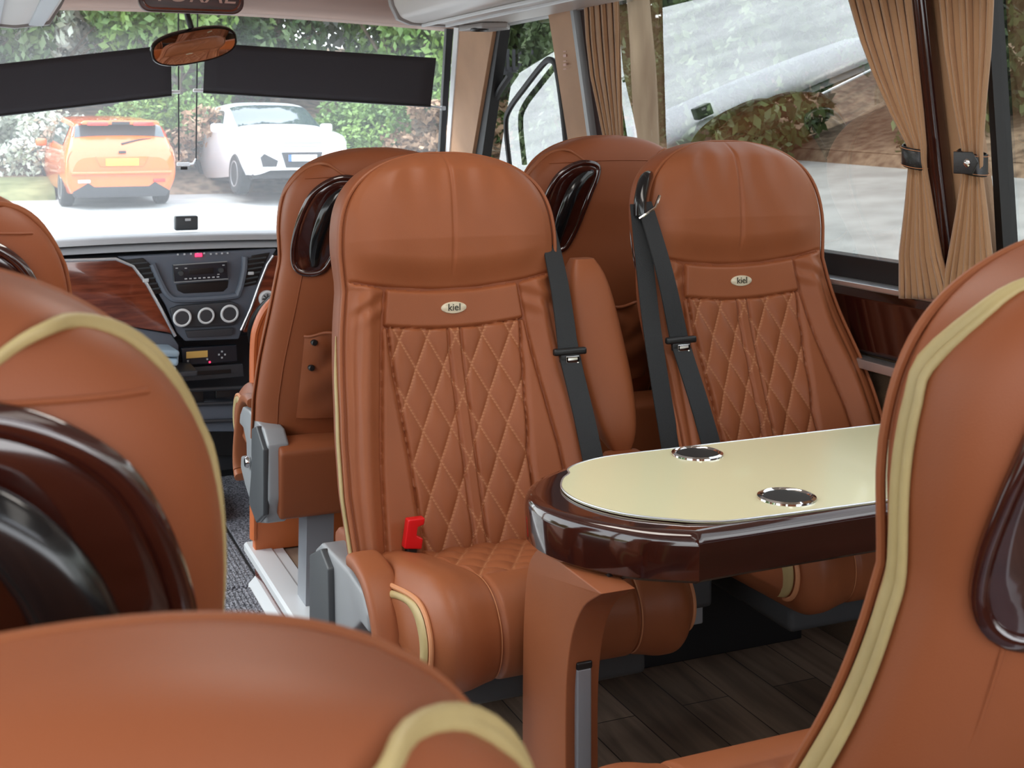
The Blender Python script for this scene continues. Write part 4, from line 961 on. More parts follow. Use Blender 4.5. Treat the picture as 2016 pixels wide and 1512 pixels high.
# dash camera
c = atY(366, 476, 5.02)
dc = thing('dash_camera', 'small black dash camera standing on top of the dashboard', 'camera', (c.x, 5.02, 0.86))
h_ = c.z-0.86
MB().box((0, 0, 0.028), (0.088, 0.05, 0.056), 0.008).build('camera_body', M['grey_dark'], dc); MB().box((0.004, -0.026, 0.042), (0.022, 0.003, 0.010), 0.001).build('status_label', M['icon'], dc)
MB().lathe((0, 0.027, 0.03), [(0.012, 0), (0.012, 0.006), (0.001, 0.006)], 14, 'y').build('lens', M['gloss_black'], dc)
# folded blue cloth pile on a shelf left of the console
c = dp(300, 700, -0.12); cl = thing('folded_cloth', 'folded pale blue cloth on the shelf left of the tachograph', 'cloth', tuple(c))
for k, (dx, dz, rz_) in enumerate(((0, 0.02, 0.1), (0.012, -0.008, -0.15), (-0.01, -0.034, 0.05))):
    mb = MB(); mb.box((dx, 0, dz), (0.16, 0.16, 0.024), 0.011, Matrix.Rotation(rz_, 3, 'Z') @ Matrix.Rotation(0.12, 3, 'Y')); mb.build('cloth_fold', M['bluecloth'], cl)
sh = dp(300, 728, -0.12); dbuild(MB().box((sh.x-0.06, 4.72, sh.z-0.012), (0.42, 0.22, 0.02), 0.006), 'side_shelf', 'dash_dark')
# ---------------- modesty panel ahead of seat C
mp_ = thing('modesty_panel', 'bright orange leather partition panel ahead of the front aisle seat', 'partition', (1.1, 3.72, 0.0))
pts = spline([(0.752, 0.0, 0), (0.752, 0.35, 0), (0.752, 0.60, 0), (0.765, 0.68, 0), (0.80, 0.735, 0), (0.86, 0.77, 0), (0.95, 0.785, 0)], 6)
poly = [(p.x-1.1, p.y+0.004) for p in pts]+[(0.7, 0.79), (0.7, 0.004)]
MB().prism(poly, 'y', -0.005, 0.035, 0.008).build('panel', M['orange'], mp_)
MB().tube([Vector((p.x-1.1, 0.015, p.y)) for p in pts[1:]], 0.012, 10, ry=0.024, up=(0, 1, 0)).build('edge_roll', M['orange'], mp_)
# ---------------- small case on the aisle mat
cs = thing('hard_case', 'small black hard case with brass latch lying on the aisle mat', 'case', (0.655, 4.58, -0.116), -0.03)
MB().box((0, 0, 0.027), (0.27, 0.31, 0.054), 0.006).build('case_body', M['case'], cs); MB().box((0, 0, 0.066), (0.272, 0.312, 0.022), 0.006).build('lid', M['case'], cs)
MB().box((0.0, 0, 0.0775), (0.006, 0.30, 0.003)).box((0.10, 0, 0.0775), (0.004, 0.30, 0.003)).box((0, -0.158, 0.058), (0.272, 0.003, 0.004)).build('edge_strip', M['grey'], cs)
MB().box((0.062, -0.158, 0.045), (0.055, 0.006, 0.030), 0.002).box((0.062, -0.162, 0.050), (0.028, 0.005, 0.012), 0.001).build('latch', M['gold'], cs)
# ---------------- table
tb = thing('table', 'long table with pale yellow top, glossy dark wood rim and rounded aisle end', 'table', (0.832, 1.76, 0.0))
rim = [(1.92, 1.564), (1.30, 1.564), (1.02, 1.560), (0.955, 1.556), (0.878, 1.606), (0.83, 1.668), (0.803, 1.73), (0.797, 1.79), (0.810, 1.85), (0.850, 1.905), (0.91, 1.945), (0.98, 1.972), (1.06, 1.986), (1.30, 1.987), (1.92, 1.987)]
def tloc(a, b): return (a-0.832, b-1.76)
def rimring(pts, z, ins):
    c = Vector((1.4, 1.775)); out = []
    P = [Vector(p) for p in pts]; N = len(P)
    for i, p in enumerate(P):
        a = P[i-1] if i else P[0]-(P[1]-P[0]); b = P[i+1] if i < N-1 else P[-1]+(P[-1]-P[-2]); t = (b-a).normalized(); n = Vector((-t.y, t.x)); n = n if n.dot(c-p) > 0 else -n
        q = p+n*ins; out.append((*tloc(q.x, q.y), z))
    return out
rim2 = [(p.x, p.y) for p in spline([(a, b, 0) for a, b in rim[3:13]], 5)]; rim2 = [rim[0], rim[1], (1.04, 1.562), (0.965, 1.559)]+rim2+[rim[13], rim[14]]
rings = [rimring(rim2, z, i) for z, i in ((0.612, 0.02), (0.606, 0.008), (0.612, 0.0), (0.662, -0.002), (0.674, 0.001), (0.680, 0.008), (0.6805, 0.018), (0.6795, 0.045))]
mb = MB(); mb.loft(rings, caps=True); mb.build('wood_rim', M['wood'], tb)
# cream inlay: thin panel with the waisted outline seen at the rounded end
inl = [(1.90, 1.576), (1.33, 1.573), (1.06, 1.580), (0.995, 1.592), (0.945, 1.625), (0.90, 1.668), (0.872, 1.72), (0.860, 1.775), (0.866, 1.83), (0.890, 1.878), (0.915, 1.905), (0.925, 1.930), (0.960, 1.955), (1.02, 1.974), (1.10, 1.977), (1.90, 1.977)]
inl2 = [(p.x, p.y) for p in spline([(a, b, 0) for a, b in inl[1:15]], 5)]; inl2 = [inl[0]]+inl2+[inl[15]]
CUPS = [(1.178, 1.925), (1.170, 1.645)]
cu = bpy.data.curves.new('inlay', 'CURVE'); cu.dimensions = '2D'; cu.fill_mode = 'BOTH'
def cspl(pts):
    s = cu.splines.new('POLY'); s.points.add(len(pts)-1)
    for i, p in enumerate(pts): s.points[i].co = (p[0], p[1], 0, 1)
    s.use_cyclic_u = True
cspl([tloc(*p) for p in inl2])
for c in CUPS: cspl([tloc(c[0]+0.040*math.cos(a), c[1]+0.040*math.sin(a)) for a in np.linspace(0, 2*PI, 41)[:-1]])
cu.extrude = 0.0015
tmp = bpy.data.objects.new('tmp', cu); COL.objects.link(tmp); bpy.context.view_layer.update()
me = bpy.data.meshes.new_from_object(tmp.evaluated_get(bpy.context.evaluated_depsgraph_get())); bpy.data.objects.remove(tmp, do_unlink=True)
io = new_obj('inlay_top', me, tb, M['laminate']); io.location.z = 0.6822; io['label'] = 'pale yellow laminate inlay'
MB().tube([(*tloc(*p), 0.6835) for p in inl2], 0.0014, 6, closed=True).build('inlay_edge', M['alu'], tb)
for c in CUPS:
    q = tloc(*c); h_ = MB().lathe((q[0], q[1], 0.684), [(0.036, -0.001), (0.037, 0.002), (0.041, 0.0045), (0.046, 0.0025), (0.047, -0.002), (0.038, -0.002)], 40, 'z').build('cup_holder', M['chrome'], tb); h_['label'] = 'chrome cup holder ring'
    w_ = MB(); w_.lathe((q[0], q[1], 0.684), [(0.001, -0.062), (0.034, -0.062), (0.036, -0.058), (0.037, 0.0015)], 32, 'z'); w_.build('cup_well', M['well'], h_)
# support leg, leather wrapped, flaring at the top
lp = [(p.x, p.y) for p in spline([(1.800, 0.605, 0), (1.842, 0.565, 0), (1.862, 0.48, 0), (1.868, 0.35, 0), (1.868, 0.2, 0)], 6)]+[(1.868, 0.0), (1.705, 0.0)]+[(p.x, p.y) for p in spline([(1.705, 0.30, 0), (1.705, 0.38, 0), (1.700, 0.445, 0), (1.682, 0.51, 0), (1.645, 0.565, 0), (1.585, 0.605, 0)], 6)]
MB().prism([(a-1.76, b) for a, b in lp], 'x', 0.813-0.832, 0.868-0.832, 0.004).build('leg', M['leather'], tb)
lg = MB().box((0.840-0.832, 1.701-1.76, 0.225), (0.024, 0.012, 0.45), 0.003).build('leg_strip', M['post'], tb); lg['label'] = 'grey metal strip on the leg'
MB().box((0.840-0.832, 1.700-1.76, 0.455), (0.026, 0.013, 0.012), 0.003).build('strip_cap', M['black'], tb)
MB().prism([(1.64-1.76, 0.598), (1.93-1.76, 0.598), (1.93-1.76, 0.612), (1.64-1.76, 0.612)], 'x', 0.02, 0.4, 0.002).build('under_plate', M['black'], tb)
# seat plinth between the table seats
pl = thing('seat_plinth', 'dark grey plinth between the two seats behind the table', 'plinth', (1.268, 2.30, 0.0))
MB().box((0, 0.0, 0.365), (0.17, 0.30, 0.12), 0.012).build('upper_box', M['grey_dark'], pl); MB().box((0, 0.02, 0.284), (0.16, 0.28, 0.045), 0.004).build('lower_box', M['grey'], pl); MB().box((0.08, 0.42, 0.13), (1.05, 0.30, 0.26), 0.004).build('base', M['rubber'], pl)
# ================================================================== outside
def ground_z(x, y):
    a = -0.92+0.053*max(0, y-5.5)
    if y > 24: a = -0.92+0.053*18.5+0.02*(y-24)
    b = max(0, x-4.2-0.20*max(0, y-6))*0.115
    return a+min(b, 3.0)
mb = MB(); xs = np.linspace(-32, 34, 67); ys = np.linspace(-16, 40, 57)
mb.grid([[(x, y, ground_z(x, y)) for x in xs] for y in ys]); o = mb.build('ground', M['asphalt'], fix=False); struct(o)
# ---- foliage
def leaf_cloud(name, rx, ry, rz, n, size, m, seed, clumps=16, flat=0.6):
    R = np.random.default_rng(seed); C = R.normal(size=(clumps, 3)); C /= np.linalg.norm(C, axis=1)[:, None]; C *= R.uniform(0.3, 0.8, (clumps, 1))
    idx = R.integers(0, clumps, n); d = R.normal(size=(n, 3)); d /= np.linalg.norm(d, axis=1)[:, None]
    P = C[idx]+d*(R.uniform(0.75, 1.0, (n, 1))*R.uniform(0.22, 0.42, (clumps, 1))[idx])
    P *= np.array([rx, ry, rz])
    a = R.normal(size=(n, 3)); a /= np.linalg.norm(a, axis=1)[:, None]; b = np.cross(a, R.normal(size=(n, 3))); b /= np.linalg.norm(b, axis=1)[:, None]
    s = size*R.uniform(0.6, 1.3, (n, 1)); A = a*s; B = b*s*flat
    V = np.stack([P-A, P-B*0.9, P+A, P+B*0.9], 1).reshape(-1, 3); Fc = np.arange(n*4).reshape(-1, 4)
    me = mk_mesh(name, V.tolist(), Fc.tolist(), M[m], False); return me
def branch_mesh(h, r, seed, nb=6, lean=0.1, spread=0.9):
    R = random.Random(seed); mb = MB(); tr = spline([(0, 0, -0.3), (lean*0.3, 0, h*0.35), (lean, 0.05, h*0.7), (lean*1.2, 0, h)], 5); n = len(tr)
    mb.tube(tr, [r*(1-0.75*i/(n-1)) for i in range(n)], 10)
    for k in range(nb):
        q = R.uniform(0.3, 0.95); p = tr[int(q*(n-1))]; a = R.uniform(0, 2*PI); L = h*R.uniform(0.2, 0.42)*spread
        e = p+Vector((math.cos(a)*L, math.sin(a)*L, L*R.uniform(0.3, 0.9))); m_ = p.lerp(e, 0.5)+Vector((R.uniform(-.1, .1), R.uniform(-.1, .1), L*0.12))
        pa = spline([p, m_, e], 4); mb.tube(pa, [r*0.35*(1-0.8*i/(len(pa)-1)) for i in range(len(pa))], 6)
        for j in range(3):
            b0 = pa[R.randint(3, len(pa)-1)]; a2 = R.uniform(0, 2*PI); l2 = L*R.uniform(0.25, 0.5); mb.tube([b0, b0+Vector((math.cos(a2)*l2, math.sin(a2)*l2, l2*R.uniform(0, 0.9)))], [r*0.12, r*0.03], 5)
    return mb.mesh('trunk', M['bark'])
LM = {'green': leaf_cloud('crown', 1.9, 1.7, 2.1, 9000, 0.085, 'leaf', 1), 'dark': leaf_cloud('crown', 1.8, 1.6, 2.2, 10000, 0.08, 'leaf_dark', 2),
      'pale': leaf_cloud('crown', 1.9, 1.7, 1.9, 7000, 0.085, 'leaf_pale', 3), 'brown': leaf_cloud('crown', 1.3, 1.1, 0.8, 3000, 0.07, 'leaf_brown', 4)}
TM = [branch_mesh(3.4, 0.13, 11), branch_mesh(3.6, 0.16, 12, 8), branch_mesh(3.0, 0.10, 13, 9)]
def tree(label, x, y, kind, s=1.0, sz=1.0, up=3.2, name='tree', group=None, rz=0, trunk=True):
    t = thing(name, label, 'tree' if name == 'tree' else 'shrub', (x, y, ground_z(x, y)), rz, group)
    c = new_obj('crown', LM[kind], t); c.location = (0, 0, up); c.scale = (s, s, s*sz)
    if trunk: b = new_obj('trunk', TM[abs(int(x*7)) % 3], t); b.scale = (1, 1, max(0.3, up/3.0))
    return t
KN = {'green': 'leafy green', 'dark': 'dark evergreen', 'pale': 'pale blossoming', 'brown': 'dry brown'}
TREES = 'trees beyond the car park'
row = [(-6.5, 27, 'dark', 1.3), (-3.4, 28, 'pale', 1.25), (-0.6, 26.5, 'dark', 1.3), (1.6, 28.5, 'pale', 1.3), (3.8, 27, 'green', 1.2), (6.2, 28.5, 'dark', 1.3), (8.6, 27.5, 'green', 1.3), (11.0, 28.5, 'dark', 1.35), (13.6, 27.5, 'green', 1.3), (16.4, 26.5, 'dark', 1.4), (19.3, 25.0, 'green', 1.4)]
for i, (x, y, k, s) in enumerate(row):
    tree('tall tree in the dense row beyond the car park', x, y, k, s, 1.25, 4.0, group=TREES, rz=i*1.3)
row2 = [(-5, 31, 'green', 1.9), (0.2, 32, 'dark', 1.9), (5.2, 32, 'green', 1.9), (10.2, 32, 'pale', 1.9), (15.5, 31, 'green', 1.9), (20.5, 29, 'dark', 2.0), (24.5, 25, 'green', 2.0)]
for i, (x, y, k, s) in enumerate(row2):
    tree('tall tree in the dense row beyond the car park', x, y, k, s, 1.3, 5.2, group=TREES, rz=i*0.9+1)
hed = [(-4.5, 24.5, 'green', 0.75), (-1.8, 24.8, 'pale', 0.8), (0.7, 25.2, 'pale', 0.8), (3.0, 24.8, 'green', 0.7), (4.2, 24.0, 'brown', 1.0), (6.8, 24.4, 'green', 0.75), (8.6, 23.6, 'brown', 1.2), (9.8, 24.6, 'green', 0.7), (11.6, 23.2, 'brown', 1.3), (13.5, 23.5, 'dark', 0.8)]
for i, (x, y, k, s) in enumerate(hed):
    tree('low bush on the leaf covered bank behind the parked cars', x, y, k, s, 0.9, 0.9, name='shrub', group='shrubs on the bank behind the cars', rz=i, trunk=False)
# right side bank: dark bushes and a near tree trunk
side = [(15.5, 20.5, 'dark', 1.3), (17.5, 17.5, 'dark', 1.3), (19.0, 14.5, 'dark', 1.4), (20.0, 11.2, 'green', 1.4), (20.8, 8.0, 'dark', 1.4), (21.2, 4.6, 'green', 1.4), (21.5, 1.2, 'dark', 1.4)]
for i, (x, y, k, s) in enumerate(side):
    tree('bushy tree on the grass bank seen through the right side windows', x-1.5, y, k, s*1.1, 1.15, 2.0, group='trees on the right bank', rz=i*2.1)
nt_ = thing('tree', 'bare tan tree trunk close outside the large side window, right of the first curtain', 'tree', (4.78, 8.55, ground_z(4.78, 8.55)))
tb_ = MB(); tp = spline([(0, 0, -0.3), (0.02, 0, 1.2), (-0.03, 0, 2.4), (-0.10, 0.02, 3.3), (-0.2, 0.05, 4.4)], 8); tb_.tube(tp, [0.105-0.012*math.sin(i*0.7)*0.3-0.0006*i for i in range(len(tp))], 16)
for (p, e) in (((-0.08, 0, 3.1), (0.9, 0.3, 4.0)), ((-0.05, 0, 2.9), (-0.9, -0.2, 3.8)), ((-0.12, 0, 3.5), (0.5, -0.4, 4.6))): tb_.tube([p, Vector(p).lerp(Vector(e), 0.5)+Vector((0, 0, 0.1)), e], [0.04, 0.03, 0.012], 8)
tb_.build('trunk', M['bark'], nt_)
c = new_obj('crown', LM['green'], nt_); c.location = (0.1, 0, 4.9); c.scale = (0.7, 0.7, 0.6)
tree('dark evergreen bush beside the bare trunk, behind the first curtain', 6.1, 12.6, 'dark', 0.62, 1.3, 1.7, name='shrub')
# banks
def bank(name, m, pts, h, kind=True):
    mb = MB(); mb.grid([[(x, y, ground_z(x, y)+hh) for (x, y, hh) in r] for r in pts]); o = mb.build(name, M[m], fix=False); return struct(o)
bank('ground_bank', 'soil', [[(x, 23.2+dy-max(0, x-9)*0.32, hh) for x in np.linspace(-14, 24, 40)] for dy, hh in ((-0.1, -0.05), (0.3, 0.12), (1.5, 0.5), (3.0, 1.0), (6, 1.6), (12, 3.2))], 0)
bank('ground_verge', 'grass', [[(x, 23.1+dy, hh) for x in np.linspace(-14, 1.2, 16)] for dy, hh in ((-0.5, -0.05), (0.0, 0.14), (0.8, 0.3))], 0)
bank('ground_bank_right', 'soil', [[(14.1+dx+0.12*(12-y)*0.3, y, hh) for y in np.linspace(-8, 20, 30)] for dx, hh in ((0.1, -0.02), (0.2, 0.10), (0.35, 0.22))], 0)
bank('ground_bank_side', 'soil', [[(14.4+dx+0.12*(12-y)*0.3, y, hh) for y in np.linspace(-8, 20, 30)] for dx, hh in ((0, 0.2), (2, 0.6), (5, 1.4), (9, 3.0), (14, 6.0))], 0)
# left side: kerb, grass and hedge beyond a strip of road (seen reflected in the side glass)
mb = MB(); mb.grid([[(x-0.25*(y-3), y, -0.92+hh+0.0*y) for y in np.linspace(-10, 22, 30)] for x, hh in ((-15.5, 0.0), (-15.5, 0.14), (-15.9, 0.15))]); struct(mb.build('ground_kerb', M['kerb'], fix=False))
mb = MB(); mb.grid([[(x-0.25*(y-3), y, -0.92+hh) for y in np.linspace(-10, 22, 30)] for x, hh in ((-15.9, 0.15), (-18, 0.3), (-22, 1.2), (-28, 3.5))]); struct(mb.build('ground_lawn', M['grass'], fix=False))
for i, (x, y) in enumerate(((-24, -4), (-24, 1), (-24.5, 6), (-25, 11), (-25, 16))):
    tree('tree on the lawn across the road on the left', x, y, 'green', 1.6, 1.2, 3.4, group='trees on the left lawn', rz=i)
# wooden palisade beyond the trees
fn = thing('fence', 'dark slatted fence among the trees, top right of the windscreen', 'fence', tuple(Vector((9.8, 23.0, ground_z(9.8, 23.0)+1.9))))
for k in range(8): MB().box((k*0.13-0.5, 0, 0.42), (0.055, 0.05, 0.42), 0.004).build('slat', M['fence'], fn)
MB().box((0, 0.04, 0.20), (1.15, 0.04, 0.16), 0.004).box((-0.5, 0.05, -0.8), (0.06, 0.06, 2.3)).box((0.5, 0.05, -0.8), (0.06, 0.06, 2.3)).build('rail', M['fence'], fn)
# ---- cars
def catmull(A, t):
    A = np.asarray(A, float); n = len(A)-1; t = min(max(t, 0), n-1e-6); i = int(t); f = t-i
    p0, p1, p2, p3 = A[max(i-1, 0)], A[i], A[i+1], A[min(i+2, n)]
    return 0.5*((2*p1)+(p2-p0)*f+(2*p0-5*p1+4*p2-p3)*f*f+(3*p1-p0-3*p2+p3)*f**3)
class CarBody:
    """stations: list of (y, [(x,z)...]) half profiles from the sill to the roof centre"""
    def __init__(s, st): s.Y = [q[0] for q in st]; s.P = np.array([[(x, q[0], z) for x, z in q[1]] for q in st]); s.n = len(st)-1; s.m = s.P.shape[1]-1
    def at(s, a, b, side=1, off=0.0):
        rows = np.array([catmull(s.P[i], b) for i in range(s.n+1)]); p = catmull(rows, a)
        if off:
            e = 0.02; q1 = np.array(s.at(min(a+e, s.n), b))-np.array(s.at(max(a-e, 0), b)); q2 = np.array(s.at(a, min(b+e, s.m)))-np.array(s.at(a, max(b-e, 0))); nn = np.cross(q1, q2); nn /= (np.linalg.norm(nn)+1e-9)
            c = np.array([0, (s.Y[0]+s.Y[-1])/2, 0.6]); 
            if np.dot(nn, p-c) < 0: nn = -nn
            p = p+nn*off
        return (p[0]*side, p[1], p[2])
    def body(s, mb):
        A = np.linspace(0, s.n, s.n*5+1); B = np.linspace(0, s.m, s.m*4+1)
        for sd in (1, -1): mb.grid([[s.at(a, b, sd) for b in B] for a in A])
        for a in (0, s.n):
            pts = [s.at(a, b, 1) for b in B]+[s.at(a, b, -1) for b in B[::-1][1:]]; mb.add(pts, [tuple(range(len(pts)))])
        return mb
    def patch(s, mb, quad, side=1, off=0.008, n=8):
        """quad: 4 (a,b) corners, bilinear"""
        q = quad; L = []
        for i in range(n+1):
            u = i/n; row = []
            for j in range(n+1):
                v = j/n; a = (q[0][0]*(1-u)+q[1][0]*u)*(1-v)+(q[3][0]*(1-u)+q[2][0]*u)*v; b = (q[0][1]*(1-u)+q[1][1]*u)*(1-v)+(q[3][1]*(1-u)+q[2][1]*u)*v
                row.append(s.at(a, b, side, off))
            L.append(row)
        mb.grid(L); return mb
def wheel(parent, x, y, r, w, spokes=5):
    s = 1 if x > 0 else -1
    t = MB().lathe((x, y, r), [(r*0.62, -w/2*1.0), (r*0.9, -w/2), (r, -w/2*0.7), (r, w/2*0.7), (r*0.9, w/2), (r*0.62, w/2*1.0), (r*0.60, 0)], 28, 'x').build('wheel', M['tyre'], parent)
    m_ = MB(); m_.tube([(x+s*w*0.44, y+r*0.60*math.cos(a), r+r*0.60*math.sin(a)) for a in np.linspace(0, 2*PI, 25)[:-1]], r*0.05, 6, closed=True); m_.lathe((x+s*w*0.3, y, r), [(0.001, s*0.04), (r*0.15, s*0.04), (r*0.18, 0)], 14, 'x')
    for k in range(spokes):
        a = 2*PI*k/spokes+0.3; m_.tube([(x+s*w*0.40, y, r), (x+s*w*0.40, y+r*0.6*math.cos(a), r+r*0.6*math.sin(a))], [r*0.11, r*0.07], 6, ry=[0.02, 0.015], up=(1, 0, 0))
    m_.lathe((x, y, r), [(0.001, s*w*0.15), (r*0.6, s*w*0.15), (r*0.6, s*w*0.1), (0.001, s*w*0.1)], 20, 'x')
    m_.build('alloy_rim', M['rim'], t); return t
# orange hatchback; local y: rear at -2.15, nose at +2.15
oc = thing('orange_car', 'bright orange hatchback seen from behind with yellow number plate', 'car', (0, 0, 0))
OS = [(-2.15, [(0.70, 0.36), (0.80, 0.50), (0.80, 0.66), (0.74, 0.80), (0.66, 0.86), (0.56, 0.88), (0.3, 0.89), (0, 0.89)]),
      (-2.10, [(0.80, 0.28), (0.89, 0.50), (0.90, 0.70), (0.85, 0.92), (0.76, 1.00), (0.64, 1.02), (0.35, 1.035), (0, 1.04)]),
      (-1.95, [(0.82, 0.26), (0.905, 0.50), (0.915, 0.75), (0.89, 0.97), (0.80, 1.14), (0.69, 1.18), (0.38, 1.20), (0, 1.205)]),
      (-1.72, [(0.83, 0.25), (0.91, 0.50), (0.92, 0.75), (0.895, 1.0), (0.76, 1.33), (0.66, 1.395), (0.36, 1.42), (0, 1.425)]),
      (-1.45, [(0.83, 0.25), (0.91, 0.50), (0.92, 0.75), (0.895, 1.0), (0.73, 1.39), (0.63, 1.445), (0.35, 1.47), (0, 1.475)]),
      (-0.4, [(0.83, 0.22), (0.89, 0.50), (0.90, 0.75), (0.875, 0.97), (0.72, 1.42), (0.62, 1.475), (0.34, 1.50), (0, 1.505)]),
      (0.35, [(0.83, 0.22), (0.89, 0.50), (0.90, 0.73), (0.87, 0.95), (0.72, 1.38), (0.62, 1.43), (0.34, 1.45), (0, 1.455)]),
      (1.2, [(0.83, 0.25), (0.90, 0.48), (0.90, 0.70), (0.84, 0.88), (0.78, 0.94), (0.66, 0.98), (0.35, 1.0), (0, 1.0)]),
      (1.9, [(0.80, 0.28), (0.87, 0.45), (0.86, 0.60), (0.78, 0.74), (0.7, 0.80), (0.55, 0.83), (0.3, 0.84), (0, 0.84)]),
      (2.15, [(0.62, 0.32), (0.70, 0.42), (0.68, 0.50), (0.62, 0.58), (0.52, 0.62), (0.42, 0.64), (0.2, 0.65), (0, 0.65)])]
ob = CarBody(OS); ob.body(MB()).build('body', M['car_orange'], oc)
w = MB(); ob.patch(w, [(2.15, 4.6), (3.05, 4.6), (3.05, 7), (2.15, 7)], 1); ob.patch(w, [(2.15, 4.6), (3.05, 4.6), (3.05, 7), (2.15, 7)], -1)
w.build('rear_window', M['car_glass'], oc)
for sd in (1, -1):
    w = MB(); ob.patch(w, [(3.9, 3.15), (6.6, 3.15), (6.1, 3.92), (4.1, 3.92)], sd, 0.01); w.build('side_window', M['car_glass'], oc)
    l = MB(); ob.patch(l, [(0.95, 2.35), (1.05, 3.55), (1.75, 3.6), (1.8, 2.6)], sd, 0.012, 6); tl = l.build('tail_lamp', M['car_orange'], oc)
    l = MB(); ob.patch(l, [(2.30, 3.95), (3.10, 4.0), (3.10, 4.50), (2.35, 4.40)], sd, 0.014, 6); l.build('high_tail_lamp', M['tail'], oc)
    r_ = MB(); r_.box((sd*0.62, -2.175, 0.48), (0.20, 0.03, 0.055), 0.012); r_.build('rear_reflector', M['tail'] if sd > 0 else M['lamp_clear'], oc)
    mr_ = MB(); mr_.box((sd*1.0, 0.55, 1.0), (0.20, 0.12, 0.14), 0.05); mr_.build('wing_mirror', M['car_orange'], oc)
MB().prism([(-0.62, 1.43), (0.62, 1.43), (0.66, 1.455), (0.6, 1.50), (-0.6, 1.50), (-0.66, 1.455)], 'y', -1.98, -1.55, 0.015).build('roof_spoiler', M['car_orange'], oc)
l = MB(); l.box((-0.38, -1.985, 1.445), (0.34, 0.02, 0.06), 0.006).box((0.38, -1.985, 1.445), (0.34, 0.02, 0.06), 0.006); l.build('spoiler_lamp', M['tail'], oc); MB().box((0, -1.985, 1.455), (0.30, 0.02, 0.05), 0.006).build('spoiler_panel', M['car_dark'], oc)
MB().tube([(0.0, -2.06, 1.10), (0.30, -1.99, 1.17), (0.52, -1.95, 1.19)], [0.020, 0.014, 0.008], 8).build('rear_wiper', M['car_dark'], oc)
MB().prism([(-0.44, 0.90), (0.44, 0.90), (0.36, 0.72), (-0.36, 0.72)], 'y', -2.168, -2.12, 0.008).build('plate_recess', M['car_orange'], oc)
MB().box((0, -2.175, 0.80), (0.54, 0.015, 0.12), 0.004).build('number_plate', M['yellow'], oc)
MB().box((0, -2.165, 0.97), (0.12, 0.03, 0.045), 0.01).build('badge', M['car_dark'], oc)
MB().box((0, -2.165, 0.62), (1.66, 0.10, 0.05), 0.02).build('bumper_ridge', M['car_orange'], oc)
MB().prism([(-0.80, 0.30), (-0.55, 0.45), (-0.45, 0.38), (0.45, 0.38), (0.55, 0.45), (0.80, 0.30), (0.74, 0.20), (-0.74, 0.20)], 'y', -2.165, -1.9, 0.01).build('rear_diffuser', M['car_dark'], oc)
MB().box((0, 0, 0.27), (1.5, 3.9, 0.16), 0.03).build('underbody', M['car_dark'], oc)
for x in (-0.80, 0.80):
    for y in (-1.38, 1.32): wheel(oc, x, y, 0.32, 0.22)
oc.scale = (0.95, 0.95, 0.95)
cz = ground_z(1.85, 19.4); oc.location = (1.98, 23.2, ground_z(1.98, 23.0)); oc.rotation_euler = (math.radians(2.5), 0, math.radians(4))
# white SUV, nose at -y
wc = thing('white_car', 'white sport utility car parked nose towards the coach', 'car', (0, 0, 0))
WS = [(-2.25, [(0.55, 0.40), (0.66, 0.50), (0.68, 0.66), (0.66, 0.80), (0.60, 0.88), (0.48, 0.92), (0.25, 0.94), (0, 0.945)]),
      (-2.12, [(0.74, 0.33), (0.84, 0.50), (0.86, 0.72), (0.82, 0.90), (0.74, 0.98), (0.60, 1.02), (0.3, 1.045), (0, 1.05)]),
      (-1.80, [(0.84, 0.33), (0.91, 0.52), (0.92, 0.78), (0.88, 0.98), (0.80, 1.05), (0.64, 1.09), (0.32, 1.11), (0, 1.115)]),
      (-1.10, [(0.85, 0.32), (0.91, 0.52), (0.92, 0.82), (0.88, 1.05), (0.82, 1.12), (0.68, 1.17), (0.34, 1.20), (0, 1.205)]),
      (-0.25, [(0.85, 0.30), (0.90, 0.52), (0.92, 0.82), (0.89, 1.08), (0.74, 1.52), (0.62, 1.60), (0.34, 1.63), (0, 1.635)]),
      (0.5, [(0.85, 0.30), (0.90, 0.52), (0.92, 0.84), (0.89, 1.10), (0.73, 1.56), (0.62, 1.65), (0.34, 1.68), (0, 1.685)]),
      (1.5, [(0.85, 0.32), (0.91, 0.54), (0.92, 0.86), (0.89, 1.14), (0.73, 1.53), (0.61, 1.61), (0.33, 1.64), (0, 1.645)]),
      (2.0, [(0.84, 0.34), (0.90, 0.56), (0.91, 0.86), (0.87, 1.12), (0.70, 1.42), (0.58, 1.50), (0.3, 1.53), (0, 1.535)]),
      (2.25, [(0.70, 0.40), (0.80, 0.56), (0.80, 0.80), (0.76, 1.0), (0.62, 1.15), (0.5, 1.20), (0.28, 1.22), (0, 1.22)])]
wb = CarBody(WS); wb.body(MB()).build('body', M['car_white'], wc)
w = MB()
for sd in (1, -1): wb.patch(w, [(3.08, 4.55), (3.90, 4.35), (3.90, 7), (3.08, 7)], sd, 0.01)
w.build('windscreen', M['car_glass'], wc)
